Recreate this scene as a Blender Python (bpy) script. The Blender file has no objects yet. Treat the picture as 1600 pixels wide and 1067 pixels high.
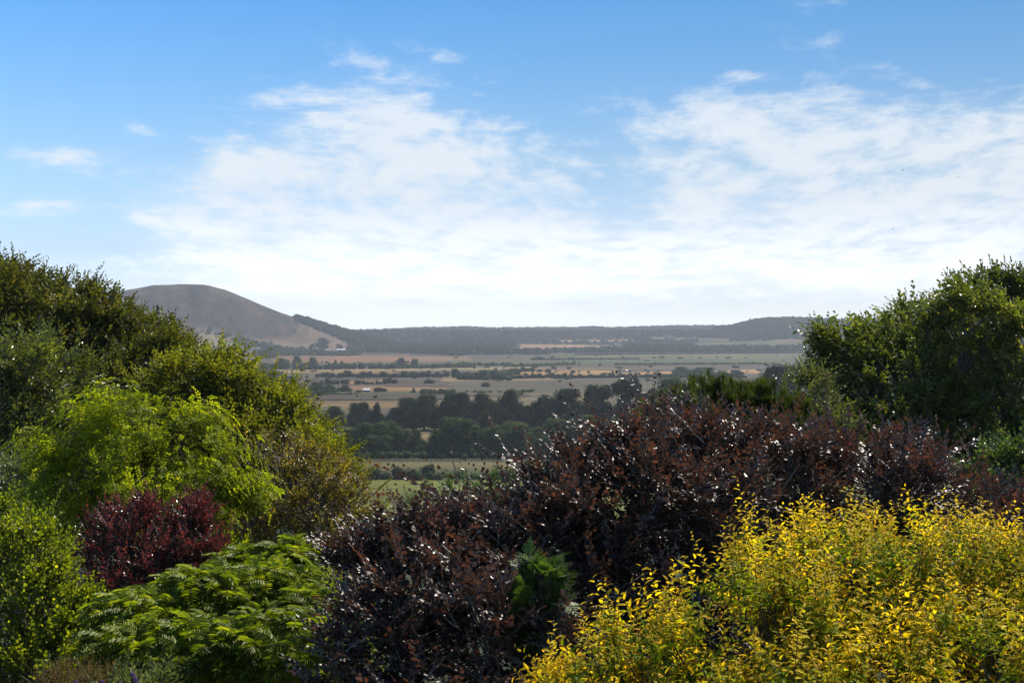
import bpy, math
import numpy as np
# ------------------------------------------------------------------ camera, sky, sun
scene = bpy.context.scene
col = scene.collection
R = math.radians
W0, F, HY, CZ = 1600.0, 2198.0, 519.0, 58.0        # photo width, focal length in photo px, horizon row, eye height
rng = np.random.default_rng(11)
cam = bpy.data.cameras.new('camera'); cam_o = bpy.data.objects.new('camera', cam); col.objects.link(cam_o)
cam.sensor_width = 36; cam.lens = 36 * F / W0
cam.shift_y = -(533.5 - HY) / W0
cam.clip_start = .1; cam.clip_end = 60000
cam_o.location = (0, 0, CZ); cam_o.rotation_euler = (R(90), 0, 0)
scene.camera = cam_o
SUN_EL, SUN_AZ = R(47), R(34)
SKY_STRENGTH, SUN_STRENGTH = .0675, 5.0
scene.view_settings.view_transform = 'Standard'
scene.view_settings.look = 'None'
scene.view_settings.gamma = 1
scene.view_settings.exposure = 0.74
scene.cycles.max_bounces = 7; scene.cycles.diffuse_bounces = 3; scene.cycles.glossy_bounces = 2
scene.cycles.transmission_bounces = 5; scene.cycles.transparent_max_bounces = 8; scene.cycles.volume_bounces = 1
scene.cycles.use_denoising = True; scene.cycles.denoiser = 'OPENIMAGEDENOISE'; scene.cycles.denoising_input_passes = 'RGB_ALBEDO_NORMAL'; scene.cycles.denoising_prefilter = 'ACCURATE'
scene.cycles.sample_clamp_indirect = 4

class NT:
    """tiny helper for node trees"""
    def __init__(s, tree): s.t = tree; s.n = tree.nodes; s.l = tree.links
    def add(s, kind, _in=None, **kw):
        n = s.n.new(kind)
        for k, v in kw.items(): setattr(n, k, v)
        for k, v in (_in or {}).items():
            if isinstance(v, bpy.types.NodeSocket): s.l.new(v, n.inputs[k])
            else: n.inputs[k].default_value = v
        return n
    def m(s, op, a, b=0.0, c=0.0, clamp=False):
        return s.add('ShaderNodeMath', {0: a, 1: b, 2: c}, operation=op, use_clamp=clamp).outputs[0]
    def vm(s, op, a, b=(0, 0, 0)):
        return s.add('ShaderNodeVectorMath', {0: a, 1: b}, operation=op).outputs[0]
    def mixc(s, f, a, b, blend='MIX'):
        n = s.add('ShaderNodeMix', data_type='RGBA', blend_type=blend, clamp_factor=True)
        for i, v in ((0, f), (6, a), (7, b)):
            if isinstance(v, bpy.types.NodeSocket): s.l.new(v, n.inputs[i])
            else: n.inputs[i].default_value = v if i == 0 else (*v[:3], 1)
        return n.outputs[2]
    def ramp(s, f, stops):
        n = s.add('ShaderNodeValToRGB', {0: f}); e = n.color_ramp.elements
        while len(e) < len(stops): e.new(.5)
        for el, (p, c) in zip(e, stops): el.position = p; el.color = (*c[:3], 1)
        return n.outputs[0]
    def noise(s, vec, scale, detail=4, rough=.55, out=0, **k):
        return s.add('ShaderNodeTexNoise', {'Vector': vec, 'Scale': scale, 'Detail': detail, 'Roughness': rough, **k}).outputs[out]
    def mrange(s, v, a, b, c=0., d=1.):
        return s.add('ShaderNodeMapRange', {0: v, 1: a, 2: b, 3: c, 4: d}, interpolation_type='SMOOTHSTEP').outputs[0]

def build_world():
    w = bpy.data.worlds.new('World'); scene.world = w; w.use_nodes = True
    t = NT(w.node_tree); t.n.clear()
    sky = t.add('ShaderNodeTexSky', sky_type='NISHITA', sun_disc=False, sun_elevation=SUN_EL, sun_rotation=SUN_AZ,
                air_density=1.0, dust_density=.6, ozone_density=3.0)
    d = t.add('ShaderNodeTexCoord').outputs['Generated']
    sp = t.add('ShaderNodeSeparateXYZ', {0: d}); x, y, z = sp.outputs
    el = t.m('MAXIMUM', z, 0.0)
    def k(c): return [q / 4.0 for q in c]
    tint = t.ramp(t.m('MULTIPLY', el, 4.0), [(0.0, k((2.1, 2.5, 3.6))), (.03, k((2., 2.35, 3.3))), (.06, k((1.75, 2.0, 2.7))), (.13, k((1.15, 1.27, 1.7))), (.22, k((.82, .93, 1.27))), (.48, k((.65, .83, 1.0))), (.75, k((.42, .74, 1.0))), (.92, k((.3, .69, 1.0)))])
    base = t.mixc(1.0, sky.outputs[0], tint, 'MULTIPLY')
    even = t.m('DIVIDE', 4.0, t.m('MAXIMUM', t.m('ADD', 1.0, t.m('MULTIPLY', x, .85)), .6))
    base = t.vm('SCALE', base); base.node.inputs['Scale'].default_value = 1.0; t.l.new(even, base.node.inputs['Scale'])
    # clouds: thin streaks on a plane high above
    zc = t.m('ADD', el, .16)
    px = t.m('DIVIDE', x, zc); py = t.m('DIVIDE', y, zc)
    cp = t.add('ShaderNodeCombineXYZ', {0: px, 1: py, 2: 0.0}).outputs[0]
    warp = t.noise(cp, .9, 3, .5, out=1)
    cpw = t.vm('ADD', cp, t.vm('MULTIPLY', t.vm('SUBTRACT', warp, (.5, .5, .5)), (.35, .5, 0)))
    n1 = t.noise(t.vm('MULTIPLY', cpw, (2.1, 1.55, 1)), 2.4, 9, .64)
    n2 = t.noise(t.vm('MULTIPLY', cpw, (1.6, 1.0, 1)), 9.0, 5, .6)
    n3 = t.noise(cp, .55, 2, .5)
    tex = t.m('ADD', t.m('MULTIPLY', n1, .72), t.m('ADD', t.m('MULTIPLY', n2, .28), t.m('MULTIPLY', t.m('SUBTRACT', n3, .5), .12)))
    u = t.m('DIVIDE', x, t.m('MAXIMUM', y, .05)); v = t.m('DIVIDE', z, t.m('MAXIMUM', y, .05))
    cov = None
    for (bx, by, rx, ry, s) in ((900, 400, 600, 90, .35), (560, 190, 180, 110, .9), (650, 265, 220, 90, .95), (430, 300, 200, 70, .85), (620, 425, 330, 100, 1.6), (310, 330, 120, 60, .5),
                                (95, 247, 130, 28, .75), (55, 325, 90, 22, .6), (700, 90, 80, 30, .4), (1300, 215, 310, 75, .85), (1330, 265, 250, 80, .9),
                                (1450, 350, 350, 130, 1.7), (1150, 180, 170, 35, .6), (1600, 210, 160, 70, .7), (1300, 55, 130, 60, .45), (980, 385, 90, 22, .55),
                                (225, 200, 40, 22, .45), (315, 187, 28, 12, .5), (110, 110, 16, 8, .4), (952, 114, 30, 9, .4), (1160, 118, 60, 12, .55), (1230, 5, 80, 14, .4)):
        a = t.m('DIVIDE', t.m('SUBTRACT', u, (bx - 800) / F), rx / F)
        b = t.m('DIVIDE', t.m('SUBTRACT', v, (HY - by) / F), ry / F)
        g = t.m('MULTIPLY', t.m('EXPONENT', t.m('MULTIPLY', t.m('ADD', t.m('MULTIPLY', a, a), t.m('MULTIPLY', b, b)), -1.0)), s)
        cov = g if cov is None else t.m('ADD', cov, g)
    behind = t.m('MULTIPLY', t.m('LESS_THAN', y, .3), .5)
    cov = t.m('ADD', t.m('MULTIPLY', cov, t.m('GREATER_THAN', y, .05)), behind)
    cov = t.m('MINIMUM', cov, 1.25)
    thr = t.m('SUBTRACT', .65, t.m('MULTIPLY', cov, .2))
    wisp = t.m('MULTIPLY', t.mrange(t.m('SUBTRACT', tex, thr), -.07, .17), t.m('MINIMUM', t.m('MULTIPLY', cov, 1.3), .74))
    low = t.mrange(el, .16, .02, 0.0, 1.0)
    veil = t.m('MULTIPLY', t.m('MULTIPLY', t.mrange(cov, .35, 1.2, 0.0, 1.0), t.m('ADD', .1, t.m('MULTIPLY', low, .36))), t.mrange(n3, .25, .7, .6, 1.1))
    f = t.m('SUBTRACT', 1.0, t.m('MULTIPLY', t.m('SUBTRACT', 1.0, wisp), t.m('SUBTRACT', 1.0, veil, clamp=True)))
    f = t.m('MULTIPLY', f, t.mrange(el, 0.0, .03, .7, 1.0))
    cc = t.mixc(t.mrange(el, 0.0, .1), (16.5, 16.8, 17.), (8.6, 8.85, 9.0))
    cl = t.mixc(f, base, cc)
    bg = t.add('ShaderNodeBackground', {0: cl, 1: SKY_STRENGTH})
    out = t.add('ShaderNodeOutputWorld', {0: bg.outputs[0]})
build_world()
sun = bpy.data.lights.new('sun', 'SUN'); sun.energy = SUN_STRENGTH; sun.angle = R(.55); sun.color = (1, .95, .87)
sun_o = bpy.data.objects.new('sun', sun); col.objects.link(sun_o)
sun_o.rotation_euler = (R(90) - SUN_EL, 0, math.pi - SUN_AZ)
sun_o.location = (0, 0, 300)

# ------------------------------------------------------------------ helpers
def P(px, py, Y): return np.array([(px - 800) / F * Y, Y, CZ - (py - HY) / F * Y])
def tag(o, label=None, cat=None, group=None, kind=None):
    if label: o['label'] = label
    if cat: o['category'] = cat
    if group: o['group'] = group
    if kind: o['kind'] = kind
    return o
def empty(name, loc):
    o = bpy.data.objects.new(name, None); o.location = loc; o.empty_display_size = .3; col.objects.link(o); return o
def mesh_obj(name, verts, tris, mats, parent=None, matidx=None, attrs=None, smooth=False, quads=None, origin=None):
    """verts in world space; tris (n,3), quads (m,4)"""
    me = bpy.data.meshes.new(name)
    verts = np.asarray(verts, np.float32)
    org = np.zeros(3) if parent is None else np.array(parent.location)
    if origin is not None: org = np.array(origin)
    verts = verts - org.astype(np.float32)
    tris = np.asarray(tris, np.int32).reshape(-1, 3) if tris is not None and len(tris) else np.zeros((0, 3), np.int32)
    quads = np.asarray(quads, np.int32).reshape(-1, 4) if quads is not None and len(quads) else np.zeros((0, 4), np.int32)
    nt, nq = len(tris), len(quads)
    me.vertices.add(len(verts)); me.vertices.foreach_set('co', verts.ravel())
    me.loops.add(nt * 3 + nq * 4); me.loops.foreach_set('vertex_index', np.concatenate([tris.ravel(), quads.ravel()]).astype(np.int32))
    me.polygons.add(nt + nq)
    ls = np.concatenate([np.arange(nt) * 3, nt * 3 + np.arange(nq) * 4]).astype(np.int32)
    me.polygons.foreach_set('loop_start', ls)
    if matidx is not None: me.polygons.foreach_set('material_index', np.asarray(matidx, np.int32))
    for m in (mats if isinstance(mats, (list, tuple)) else [mats]): me.materials.append(m)
    me.update(calc_edges=True)
    for k, a in (attrs or {}).items():
        a = np.asarray(a, np.float32)
        at = me.attributes.new(k, 'FLOAT_VECTOR' if a.ndim == 2 else 'FLOAT', 'POINT')
        at.data.foreach_set('vector' if a.ndim == 2 else 'value', a.ravel())
    me.polygons.foreach_set('use_smooth', np.full(nt + nq, bool(smooth)))
    o = bpy.data.objects.new(name, me); col.objects.link(o)
    if parent is not None: o.parent = parent
    elif origin is not None: o.location = tuple(org)
    return o
def norm(a): return a / np.maximum(np.linalg.norm(a, axis=-1, keepdims=True), 1e-9)

class Tubes:
    """tapered tubes gathered into one mesh"""
    def __init__(s): s.v = []; s.q = []; s.n = 0
    def add(s, pts, rad, k=5):
        pts = np.asarray(pts, float); rad = np.asarray(rad, float); m = len(pts)
        t = norm(np.gradient(pts, axis=0))
        ref = np.array([0, 0, 1.]) if abs(t[0][2]) < .9 else np.array([1., 0, 0])
        a = norm(np.cross(t, ref)); b = np.cross(t, a)
        th = np.linspace(0, 2 * math.pi, k, endpoint=False)
        ring = pts[:, None] + rad[:, None, None] * (np.cos(th)[None, :, None] * a[:, None] + np.sin(th)[None, :, None] * b[:, None])
        s.v.append(ring.reshape(-1, 3))
        i = np.arange(m - 1)[:, None] * k; j = np.arange(k)[None]
        q = np.stack([i + j, i + (j + 1) % k, i + k + (j + 1) % k, i + k + j], -1).reshape(-1, 4) + s.n
        s.q.append(q); s.n += m * k
    def build(s, name, mat, parent=None):
        if not s.v: return None
        return mesh_obj(name, np.concatenate(s.v), None, mat, parent, quads=np.concatenate(s.q), smooth=True)

# ------------------------------------------------------------------ materials
def material(name):
    m = bpy.data.materials.new(name); m.use_nodes = True; t = NT(m.node_tree); t.n.clear(); return m, t
def leaf_mat(name, stops, trans=(1.5, 1.6, .8), tmix=.45, gloss=.08, rough=.38, outer=None, tip=None, under=None):
    """leafv = (random per leaf, position along the shoot, shoot random)"""
    m, t = material(name)
    a = t.add('ShaderNodeAttribute', attribute_name='leafv').outputs['Vector']
    sp = t.add('ShaderNodeSeparateXYZ', {0: a}); v, s, o = sp.outputs
    c = t.ramp(v, stops)
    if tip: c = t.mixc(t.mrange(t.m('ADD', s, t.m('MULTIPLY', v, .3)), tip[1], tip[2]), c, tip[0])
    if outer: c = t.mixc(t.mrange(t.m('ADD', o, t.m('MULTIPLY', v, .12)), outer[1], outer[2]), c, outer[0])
    dif = t.add('ShaderNodeBsdfDiffuse', {0: c})
    tc = t.mixc(1.0, c, trans, 'MULTIPLY')
    tr = t.add('ShaderNodeBsdfTranslucent', {0: tc})
    mx = t.add('ShaderNodeMixShader', {0: tmix, 1: dif.outputs[0], 2: tr.outputs[0]})
    gl = t.add('ShaderNodeBsdfGlossy', {0: (1, .95, .9, 1), 'Roughness': rough})
    ge = t.add('ShaderNodeNewGeometry')
    nv = t.m('ABSOLUTE', t.add('ShaderNodeVectorMath', {0: ge.outputs['Normal'], 1: ge.outputs['Incoming']}, operation='DOT_PRODUCT').outputs['Value'])
    fr = t.m('ADD', .04, t.m('MULTIPLY', .42, t.m('POWER', t.m('SUBTRACT', 1.0, nv, clamp=True), 5.0)))
    mx2 = t.add('ShaderNodeMixShader', {0: t.m('MULTIPLY', fr, gloss * 12, clamp=True), 1: mx.outputs[0], 2: gl.outputs[0]})
    t.add('ShaderNodeOutputMaterial', {0: mx2.outputs[0]})
    return m
def bark_mat(name, c1, c2, scale=8):
    m, t = material(name)
    tc = t.add('ShaderNodeTexCoord').outputs['Object']
    n = t.noise(t.vm('MULTIPLY', tc, (1, 1, .25)), scale, 5, .6)
    b = t.add('ShaderNodeBump', {'Strength': .6, 'Distance': .02, 'Height': n})
    p = t.add('ShaderNodeBsdfPrincipled', {'Base Color': t.ramp(n, [(.3, c1), (.7, c2)]), 'Roughness': .85, 'Normal': b.outputs[0]})
    t.add('ShaderNodeOutputMaterial', {0: p.outputs[0]}); return m
def plain_mat(name, c, rough=.7, var=.15, scale=3.0):
    m, t = material(name)
    tc = t.add('ShaderNodeTexCoord').outputs['Object']
    n = t.noise(tc, scale, 4)
    k = t.ramp(n, [(.3, [x * (1 - var) for x in c]), (.7, [min(1, x * (1 + var)) for x in c])])
    p = t.add('ShaderNodeBsdfPrincipled', {'Base Color': k, 'Roughness': rough})
    t.add('ShaderNodeOutputMaterial', {0: p.outputs[0]}); return m

M = {}
M['bark'] = bark_mat('bark', (.035, .026, .018), (.11, .085, .06))
M['bark_grey'] = bark_mat('bark_grey', (.09, .085, .075), (.22, .2, .17))
M['bark_dark'] = bark_mat('bark_dark', (.02, .014, .012), (.07, .05, .04))
M['far_bark'] = plain_mat('far_bark', (.05, .045, .035))

# ------------------------------------------------------------------ the land
def smooth(a, b, x): t = np.clip((x - a) / (b - a), 0, 1); return t * t * (3 - 2 * t)
def vnoise(x, y, seed=0):
    """smooth value noise, vectorised"""
    xi = np.floor(x).astype(np.int64); yi = np.floor(y).astype(np.int64); xf = x - xi; yf = y - yi
    def h(a, b):
        n = (a * 374761393 + b * 668265263 + seed * 974711) & 0xffffffff
        n = ((n ^ (n >> 13)) * 1274126177) & 0xffffffff
        return ((n ^ (n >> 16)) & 0xffff) / 65535.0
    u = xf * xf * (3 - 2 * xf); v = yf * yf * (3 - 2 * yf)
    return (h(xi, yi) * (1 - u) + h(xi + 1, yi) * u) * (1 - v) + (h(xi, yi + 1) * (1 - u) + h(xi + 1, yi + 1) * u) * v
def fbm(x, y, o=4, seed=0):
    s = 0; a = .5
    for i in range(o): s = s + a * (vnoise(x * 2**i, y * 2**i, seed + i) - .5); a *= .5
    return s
RIDGE_Y = 7000.
def hill_crest(px):
    return np.interp(px, [-900, -300, -60, 60, 130, 180, 240, 280, 320, 350, 380, 410, 440, 470, 500, 530, 560, 620, 700],
                         [515, 500, 480, 468, 460, 456, 446, 444, 445, 452, 464, 477, 489, 499, 508, 517, 526, 540, 556])
def terrain(X, Y):
    px = X / np.maximum(Y, 1) * F + 800
    r = Y
    near = np.interp(r, [-500, 0, 14, 22, 40, 80, 150, 240, 340, 420], [53, 52.4, 52, 51, 48.5, 40, 25, 10, 1.5, 0])
    far = np.interp(r, [2500, 3200, 4000, 4800, 5600, 6300, RIDGE_Y, 8500, 12000], [0, 1.5, 5, 12, 24, 42, 70, 66, 40])
    # silhouettes of the far ridge
    rv = np.interp(px, [-2500, 545, 600, 660, 700, 735, 762, 840, 900, 925, 960, 1000, 1060, 1140, 1600, 3500],
                       [518, 518, 517, 514, 513, 512.5, 514.5, 514, 514, 512, 514, 512.5, 511, 511, 508, 512])
    ridge_z = CZ - (rv - HY) / F * RIDGE_Y
    far = far + (ridge_z - 70) * smooth(5600, RIDGE_Y, r)
    z = near + np.where(r > 2500, far, 0)
    z = z + 14 * fbm(X / 900., Y / 900., 3, 5) * smooth(3800, 5500, r) * (1 - smooth(6300, RIDGE_Y, r))
    z = z + .5 * fbm(X / 120., Y / 120., 3, 9) * smooth(400, 500, r)
    # low wooded rise in the middle of the plain's far edge
    z = z + 20 * np.exp(-((px - 745) / 75) ** 2 - ((r - 4700) / 420) ** 2)
    # wooded hill on the right
    cr = np.interp(px, [1040, 1100, 1140, 1160, 1175, 1200, 1235, 1260, 1300, 1340, 1400, 1700, 2400], [519, 516, 512, 507, 503, 500, 499, 500, 502, 503, 503, 500, 515])
    z2 = CZ - (cr - HY) / F * 5300
    z = np.maximum(z, z2 - 2 - np.abs(r - 5300) ** 1.25 * np.where(r < 5300, .018, .012) * 1.0) if True else z
    # the chalk hill on the left: gentle foot, steep face, rounded crest at 4300 m
    cz = CZ - (hill_crest(px) - HY) / F * 4300 + 3 * fbm(px / 30., px * 0, 3, 2) * smooth(560, 450, px)
    t = (r - 3300) / 1000.
    fx = px / 60.
    brk = .62 + .05 * np.sin(px / 70. + 1) + .12 * smooth(430, 330, px) - .1 * smooth(300, 230, px)      # where the steep face starts
    foot = .26
    prof = np.where(t < brk, foot * np.clip(t / brk, 0, 1) ** 1.35, foot + (1 - foot) * np.sin(np.clip((t - brk) / (1 - brk), 0, 1) * math.pi / 2) ** 1.0)
    prof = np.where(t > 1, 1 - .1 * (t - 1) ** 1.3, prof)
    prof = np.clip(prof, 0, 1.2)
    low = smooth(560, 430, px) * 30 * smooth(3050, 3600, r) * (1 - smooth(3600, 4300, r)) * 0
    hz = cz * prof * smooth(3250, 3400, r) * (1 - smooth(6800, 9000, r))
    hz = np.where(px < 720, hz, 0) * smooth(720, 600, px)
    # gullies and a spur on the face
    hz = hz + 9 * fbm(px / 38. + t * 1.5, t * 2.5, 3, 21) * smooth(brk - .1, brk + .15, t) * (1 - smooth(.9, 1.0, t)) * smooth(560, 440, px)
    z = np.maximum(z, hz)
    return z
def build_ground():
    a = np.concatenate([-np.tan(np.radians(np.linspace(66, 23, 60)))[:-1] * 1.0, np.linspace(-.424, .424, 820), np.tan(np.radians(np.linspace(23, 66, 60)))[1:]])
    ys = np.concatenate([np.linspace(-30, 14, 12)[:-1], np.geomspace(14, 440, 60)[:-1], 127500. / np.arange(289, 51, -.55), np.linspace(2510, 4450, 260), np.linspace(4460, 7150, 150), np.geomspace(7200, 30000, 20)])
    A, Yg = np.meshgrid(a, ys)
    X = A * np.maximum(Yg, 60.) ; X = np.where(Yg < 60, A * 60, X)
    Z = terrain(X, Yg)
    n, mcol = Yg.shape
    px = X / np.maximum(Yg, 1) * F + 800; py = HY + (CZ - Z) / np.maximum(Yg, 1) * F
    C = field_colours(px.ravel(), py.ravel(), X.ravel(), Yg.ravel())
    idx = np.arange(n * mcol).reshape(n, mcol)
    q = np.stack([idx[:-1, :-1], idx[:-1, 1:], idx[1:, 1:], idx[1:, :-1]], -1).reshape(-1, 4)
    m, t = material('land')
    at = t.add('ShaderNodeAttribute', attribute_name='fieldcol').outputs['Vector']
    tc = t.add('ShaderNodeTexCoord').outputs['Object']
    n1 = t.noise(t.vm('MULTIPLY', tc, (.35, 1.0, 1)), .02, 8, .68)
    n2 = t.noise(t.vm('MULTIPLY', tc, (.5, 1.0, 1)), .25, 5, .65)
    k = t.m('ADD', t.m('MULTIPLY', n1, 1.5), t.m('MULTIPLY', n2, .9))
    g = t.mrange(k, .8, 1.6, .15, .55)
    c = t.mixc(1.0, at, t.add('ShaderNodeCombineXYZ', {0: g, 1: g, 2: g}).outputs[0], 'MULTIPLY')
    n3 = t.noise(t.vm('MULTIPLY', tc, (.25, 1.0, 1)), .035, 4, .6)
    c = t.mixc(t.mrange(n3, .52, .7, 0, .55), c, t.mixc(1.0, c, (.62, .8, .62), 'MULTIPLY'))
    p = t.add('ShaderNodeBsdfPrincipled', {'Base Color': c, 'Roughness': .95, 'Specular IOR Level': .1})
    t.add('ShaderNodeOutputMaterial', {0: p.outputs[0]})
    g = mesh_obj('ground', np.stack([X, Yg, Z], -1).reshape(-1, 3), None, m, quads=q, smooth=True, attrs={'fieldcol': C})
    tag(g, kind='structure')

TAN, PINK, MAUVE, GREEN, DGREEN, PALE, ORANGE, LIME = (.36, .26, .14), (.36, .21, .12), (.11, .085, .07), (.11, .14, .055), (.045, .055, .026), (.42, .35, .22), (.62, .38, .18), (.2, .25, .06)
# x0, x1, top at x0, top at x1, bottom at x0, bottom at x1, colour
FIELDS = [
    (-900, 2600, 744, 744, 830, 830, LIME), (-900, 2600, 733, 730, 748, 748, (.13, .15, .06)), (-900, 2600, 722, 719, 736, 733, (.2, .185, .1)),
    (-900, 2600, 704, 704, 723, 720, (.055, .07, .035)), (-900, 2600, 684, 684, 706, 706, DGREEN),
    (560, 760, 664, 664, 690, 690, (.24, .19, .12)),
    (-900, 2600, 650, 650, 668, 666, DGREEN), (380, 560, 628, 624, 652, 646, (.26, .2, .12)), (520, 700, 625, 622, 640, 634, (.25, .185, .11)),
    (700, 1000, 612, 610, 650, 650, (.22, .19, .12)), (640, 900, 636, 640, 652, 652, (.13, .15, .075)), (440, 560, 634, 640, 646, 650, (.15, .16, .08)),
    (380, 720, 618, 618, 626, 623, (.1, .09, .08)), (380, 900, 612, 616, 618, 622, MAUVE),
    (520, 720, 610.5, 612, 614.5, 615.5, (.115, .16, .06)), (545, 720, 602, 606, 610.5, 611.5, PINK), (600, 840, 594, 596, 604, 608, MAUVE),
    (700, 1010, 594, 590, 614, 612, (.14, .125, .095)), (830, 1010, 612, 606, 630, 625, (.2, .175, .12)), (690, 860, 588, 590, 596, 594, TAN),
    (396, 460, 597, 604, 610, 609, (.15, .19, .07)), (380, 430, 588, 588, 597, 600, (.2, .19, .1)), (540, 600, 594, 594, 599, 599, PINK),
    (430, 560, 583, 584, 589, 588, (.17, .16, .1)), (420, 880, 577.5, 572.5, 583, 576, PALE), (470, 620, 579, 579, 583, 583, TAN),
    (800, 960, 580, 579, 586, 583, ORANGE), (880, 1140, 583, 580, 587, 584, ORANGE), (1140, 1190, 578, 577, 583, 583, ORANGE), (830, 1060, 575, 573, 579, 576, (.24, .17, .12)),
    (840, 1300, 570, 567, 574, 571, (.12, .1, .085)), (850, 1300, 563, 560, 570, 567, (.12, .15, .06)), (850, 1300, 558, 556, 562, 560, (.2, .19, .09)), (860, 1300, 553, 551, 558, 555, (.14, .16, .07)),
    (1000, 1300, 555, 552.5, 556.5, 554, TAN), (1050, 1160, 586, 586, 600, 600, (.13, .12, .085)), (1000, 1170, 600, 598, 606, 604, (.16, .17, .09)),
    (480, 740, 554, 558, 567, 564, PINK), (420, 520, 549, 553, 566, 566, (.3, .19, .12)), (700, 860, 563, 561, 571, 568, (.17, .16, .09)),
    (805, 975, 538, 540, 549.5, 544, (.6, .34, .19)), (870, 990, 532, 530.5, 534, 533, ORANGE), (1010, 1140, 527.5, 530, 529.5, 532, (.33, .24, .17)),
    (1085, 1300, 535, 531, 543, 540, (.15, .17, .07)), (1210, 1300, 531, 530, 536, 534, (.33, .22, .14)),
]
def field_colours(px, py, X, Y):
    C = np.tile(np.array([[.15, .12, .08]]), (len(px), 1)); warm = np.array([1.12, 1.02, .72])
    px0_ = px; fold = (py < 655) & (Y < 5200); px = np.where(fold & (px < 385), 385 + np.mod(385 - px, 850), np.where(fold & (px > 1300), 1300 - np.mod(px - 1300, 850), px))      # the pattern of fields goes on beyond the frame
    w = 2.2 * fbm(px / 45., py / 9., 3, 3)
    near = Y < 440
    for x0, x1, t0, t1, b0, b1, c in FIELDS:
        f = np.clip((px - x0) / (x1 - x0), 0, 1)
        e = w * np.clip((py - 540) / 50., .1, 1)
        ins = (px > x0 + 14 * w) & (px < x1 + 14 * w) & (py + e > t0 + (t1 - t0) * f) & (py + e < b0 + (b1 - b0) * f) & (Y < 7100)
        C[ins] = np.array(c) * warm
    # far woods and pasture on the rising ground
    C[(Y > 440) & (px < 640) & (py > 553)] *= np.array([1.05, .97, .9])
    far = (Y > 5200) & (C[:, 0] == .15)
    C[far] = (.035, .042, .025)
    mid = (Y > 3400) & (Y <= 5200) & (C[:, 0] == .15) & (px > 560)
    C[mid] = (.05, .055, .032)
    px = px0_
    # the chalk hill
    zc = terrain(X, Y); t = (Y - 3300) / 1000.
    hill = (px < 640) & (Y > 3380) & (Y < 4600) & (zc > 9)
    gr = fbm(px / 22., Y / 90., 4, 8)
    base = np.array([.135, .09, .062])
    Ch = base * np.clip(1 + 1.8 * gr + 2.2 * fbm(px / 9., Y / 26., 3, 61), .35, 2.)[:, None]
    footc = np.where(((py < 545) & (px > 270))[:, None], np.array([[.31, .2, .125]]), np.array([[.34, .22, .15]]))
    spurs = (px < 345) & (py > 512)
    footc[spurs] = (.46, .33, .24)
    dk = (py > 534) & (py < 542) & (px > 320) & (px < 430); footc[dk] = (.36, .3, .24)
    dk2 = (py > 542) & (py < 548) & (px < 460); footc[dk2] = (.2, .15, .12)
    brk = .62
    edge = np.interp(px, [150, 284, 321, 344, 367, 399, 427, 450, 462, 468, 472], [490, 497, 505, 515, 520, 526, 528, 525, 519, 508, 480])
    s = smooth(5.0, -4.0, py - edge + 8 * gr)[:, None]  # shade on the upper face painted in: darker colour above this edge
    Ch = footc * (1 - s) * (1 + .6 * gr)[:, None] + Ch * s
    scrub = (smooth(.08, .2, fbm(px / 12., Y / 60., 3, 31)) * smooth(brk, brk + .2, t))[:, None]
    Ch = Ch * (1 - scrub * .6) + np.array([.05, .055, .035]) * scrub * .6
    bandy = 474 + (px - 300) * .11 + 3 * fbm(px / 25., py * 0, 2, 44); band = np.exp(-((py - bandy) / 2.6) ** 2) * (fbm(px / 9., py / 3., 2, 45) > -.06) * (px > 225) * (px < 452)
    Ch = Ch * (1 - .6 * band[:, None]) + np.array([.035, .042, .025]) * .6 * band[:, None]
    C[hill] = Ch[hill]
    # hillside garden below the house
    C[near] = (.05, .07, .025)
    C[Y < 18] = (.07, .085, .035)
    return C
build_ground()

# ------------------------------------------------------------------ foliage machinery
def leaf_geo(kind='hex', fold=.18, curl=.0, w=.6):
    """unit-length leaf: along +X, normal +Z, width w; returns verts, tris"""
    if kind == 'rhomb':
        v = [(0, 0, 0), (.45, -.5 * w, fold * w), (1, 0, -curl), (.45, .5 * w, fold * w)]; f = [(0, 1, 2), (0, 2, 3)]
    elif kind == 'hex':
        v = [(0, 0, 0), (.3, -.46 * w, fold * w), (.68, -.4 * w, fold * w - curl * .46), (1, 0, -curl), (.68, .4 * w, fold * w - curl * .46), (.3, .46 * w, fold * w)]
        f = [(0, 1, 2), (0, 2, 3), (0, 3, 4), (0, 4, 5)]
    else:   # curved leaf with a midrib
        c = curl
        v = [(0, 0, 0), (.4, 0, -.16 * c), (.75, 0, -.56 * c), (.98, 0, -c), (.25, -.45 * w, fold * w - .06 * c), (.62, -.42 * w, fold * w - .38 * c), (.25, .45 * w, fold * w - .06 * c), (.62, .42 * w, fold * w - .38 * c)]
        f = [(0, 4, 1), (4, 5, 1), (1, 5, 2), (5, 3, 2), (0, 1, 6), (6, 1, 7), (1, 2, 7), (7, 2, 3)]
    return np.array(v, float), np.array(f)
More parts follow.
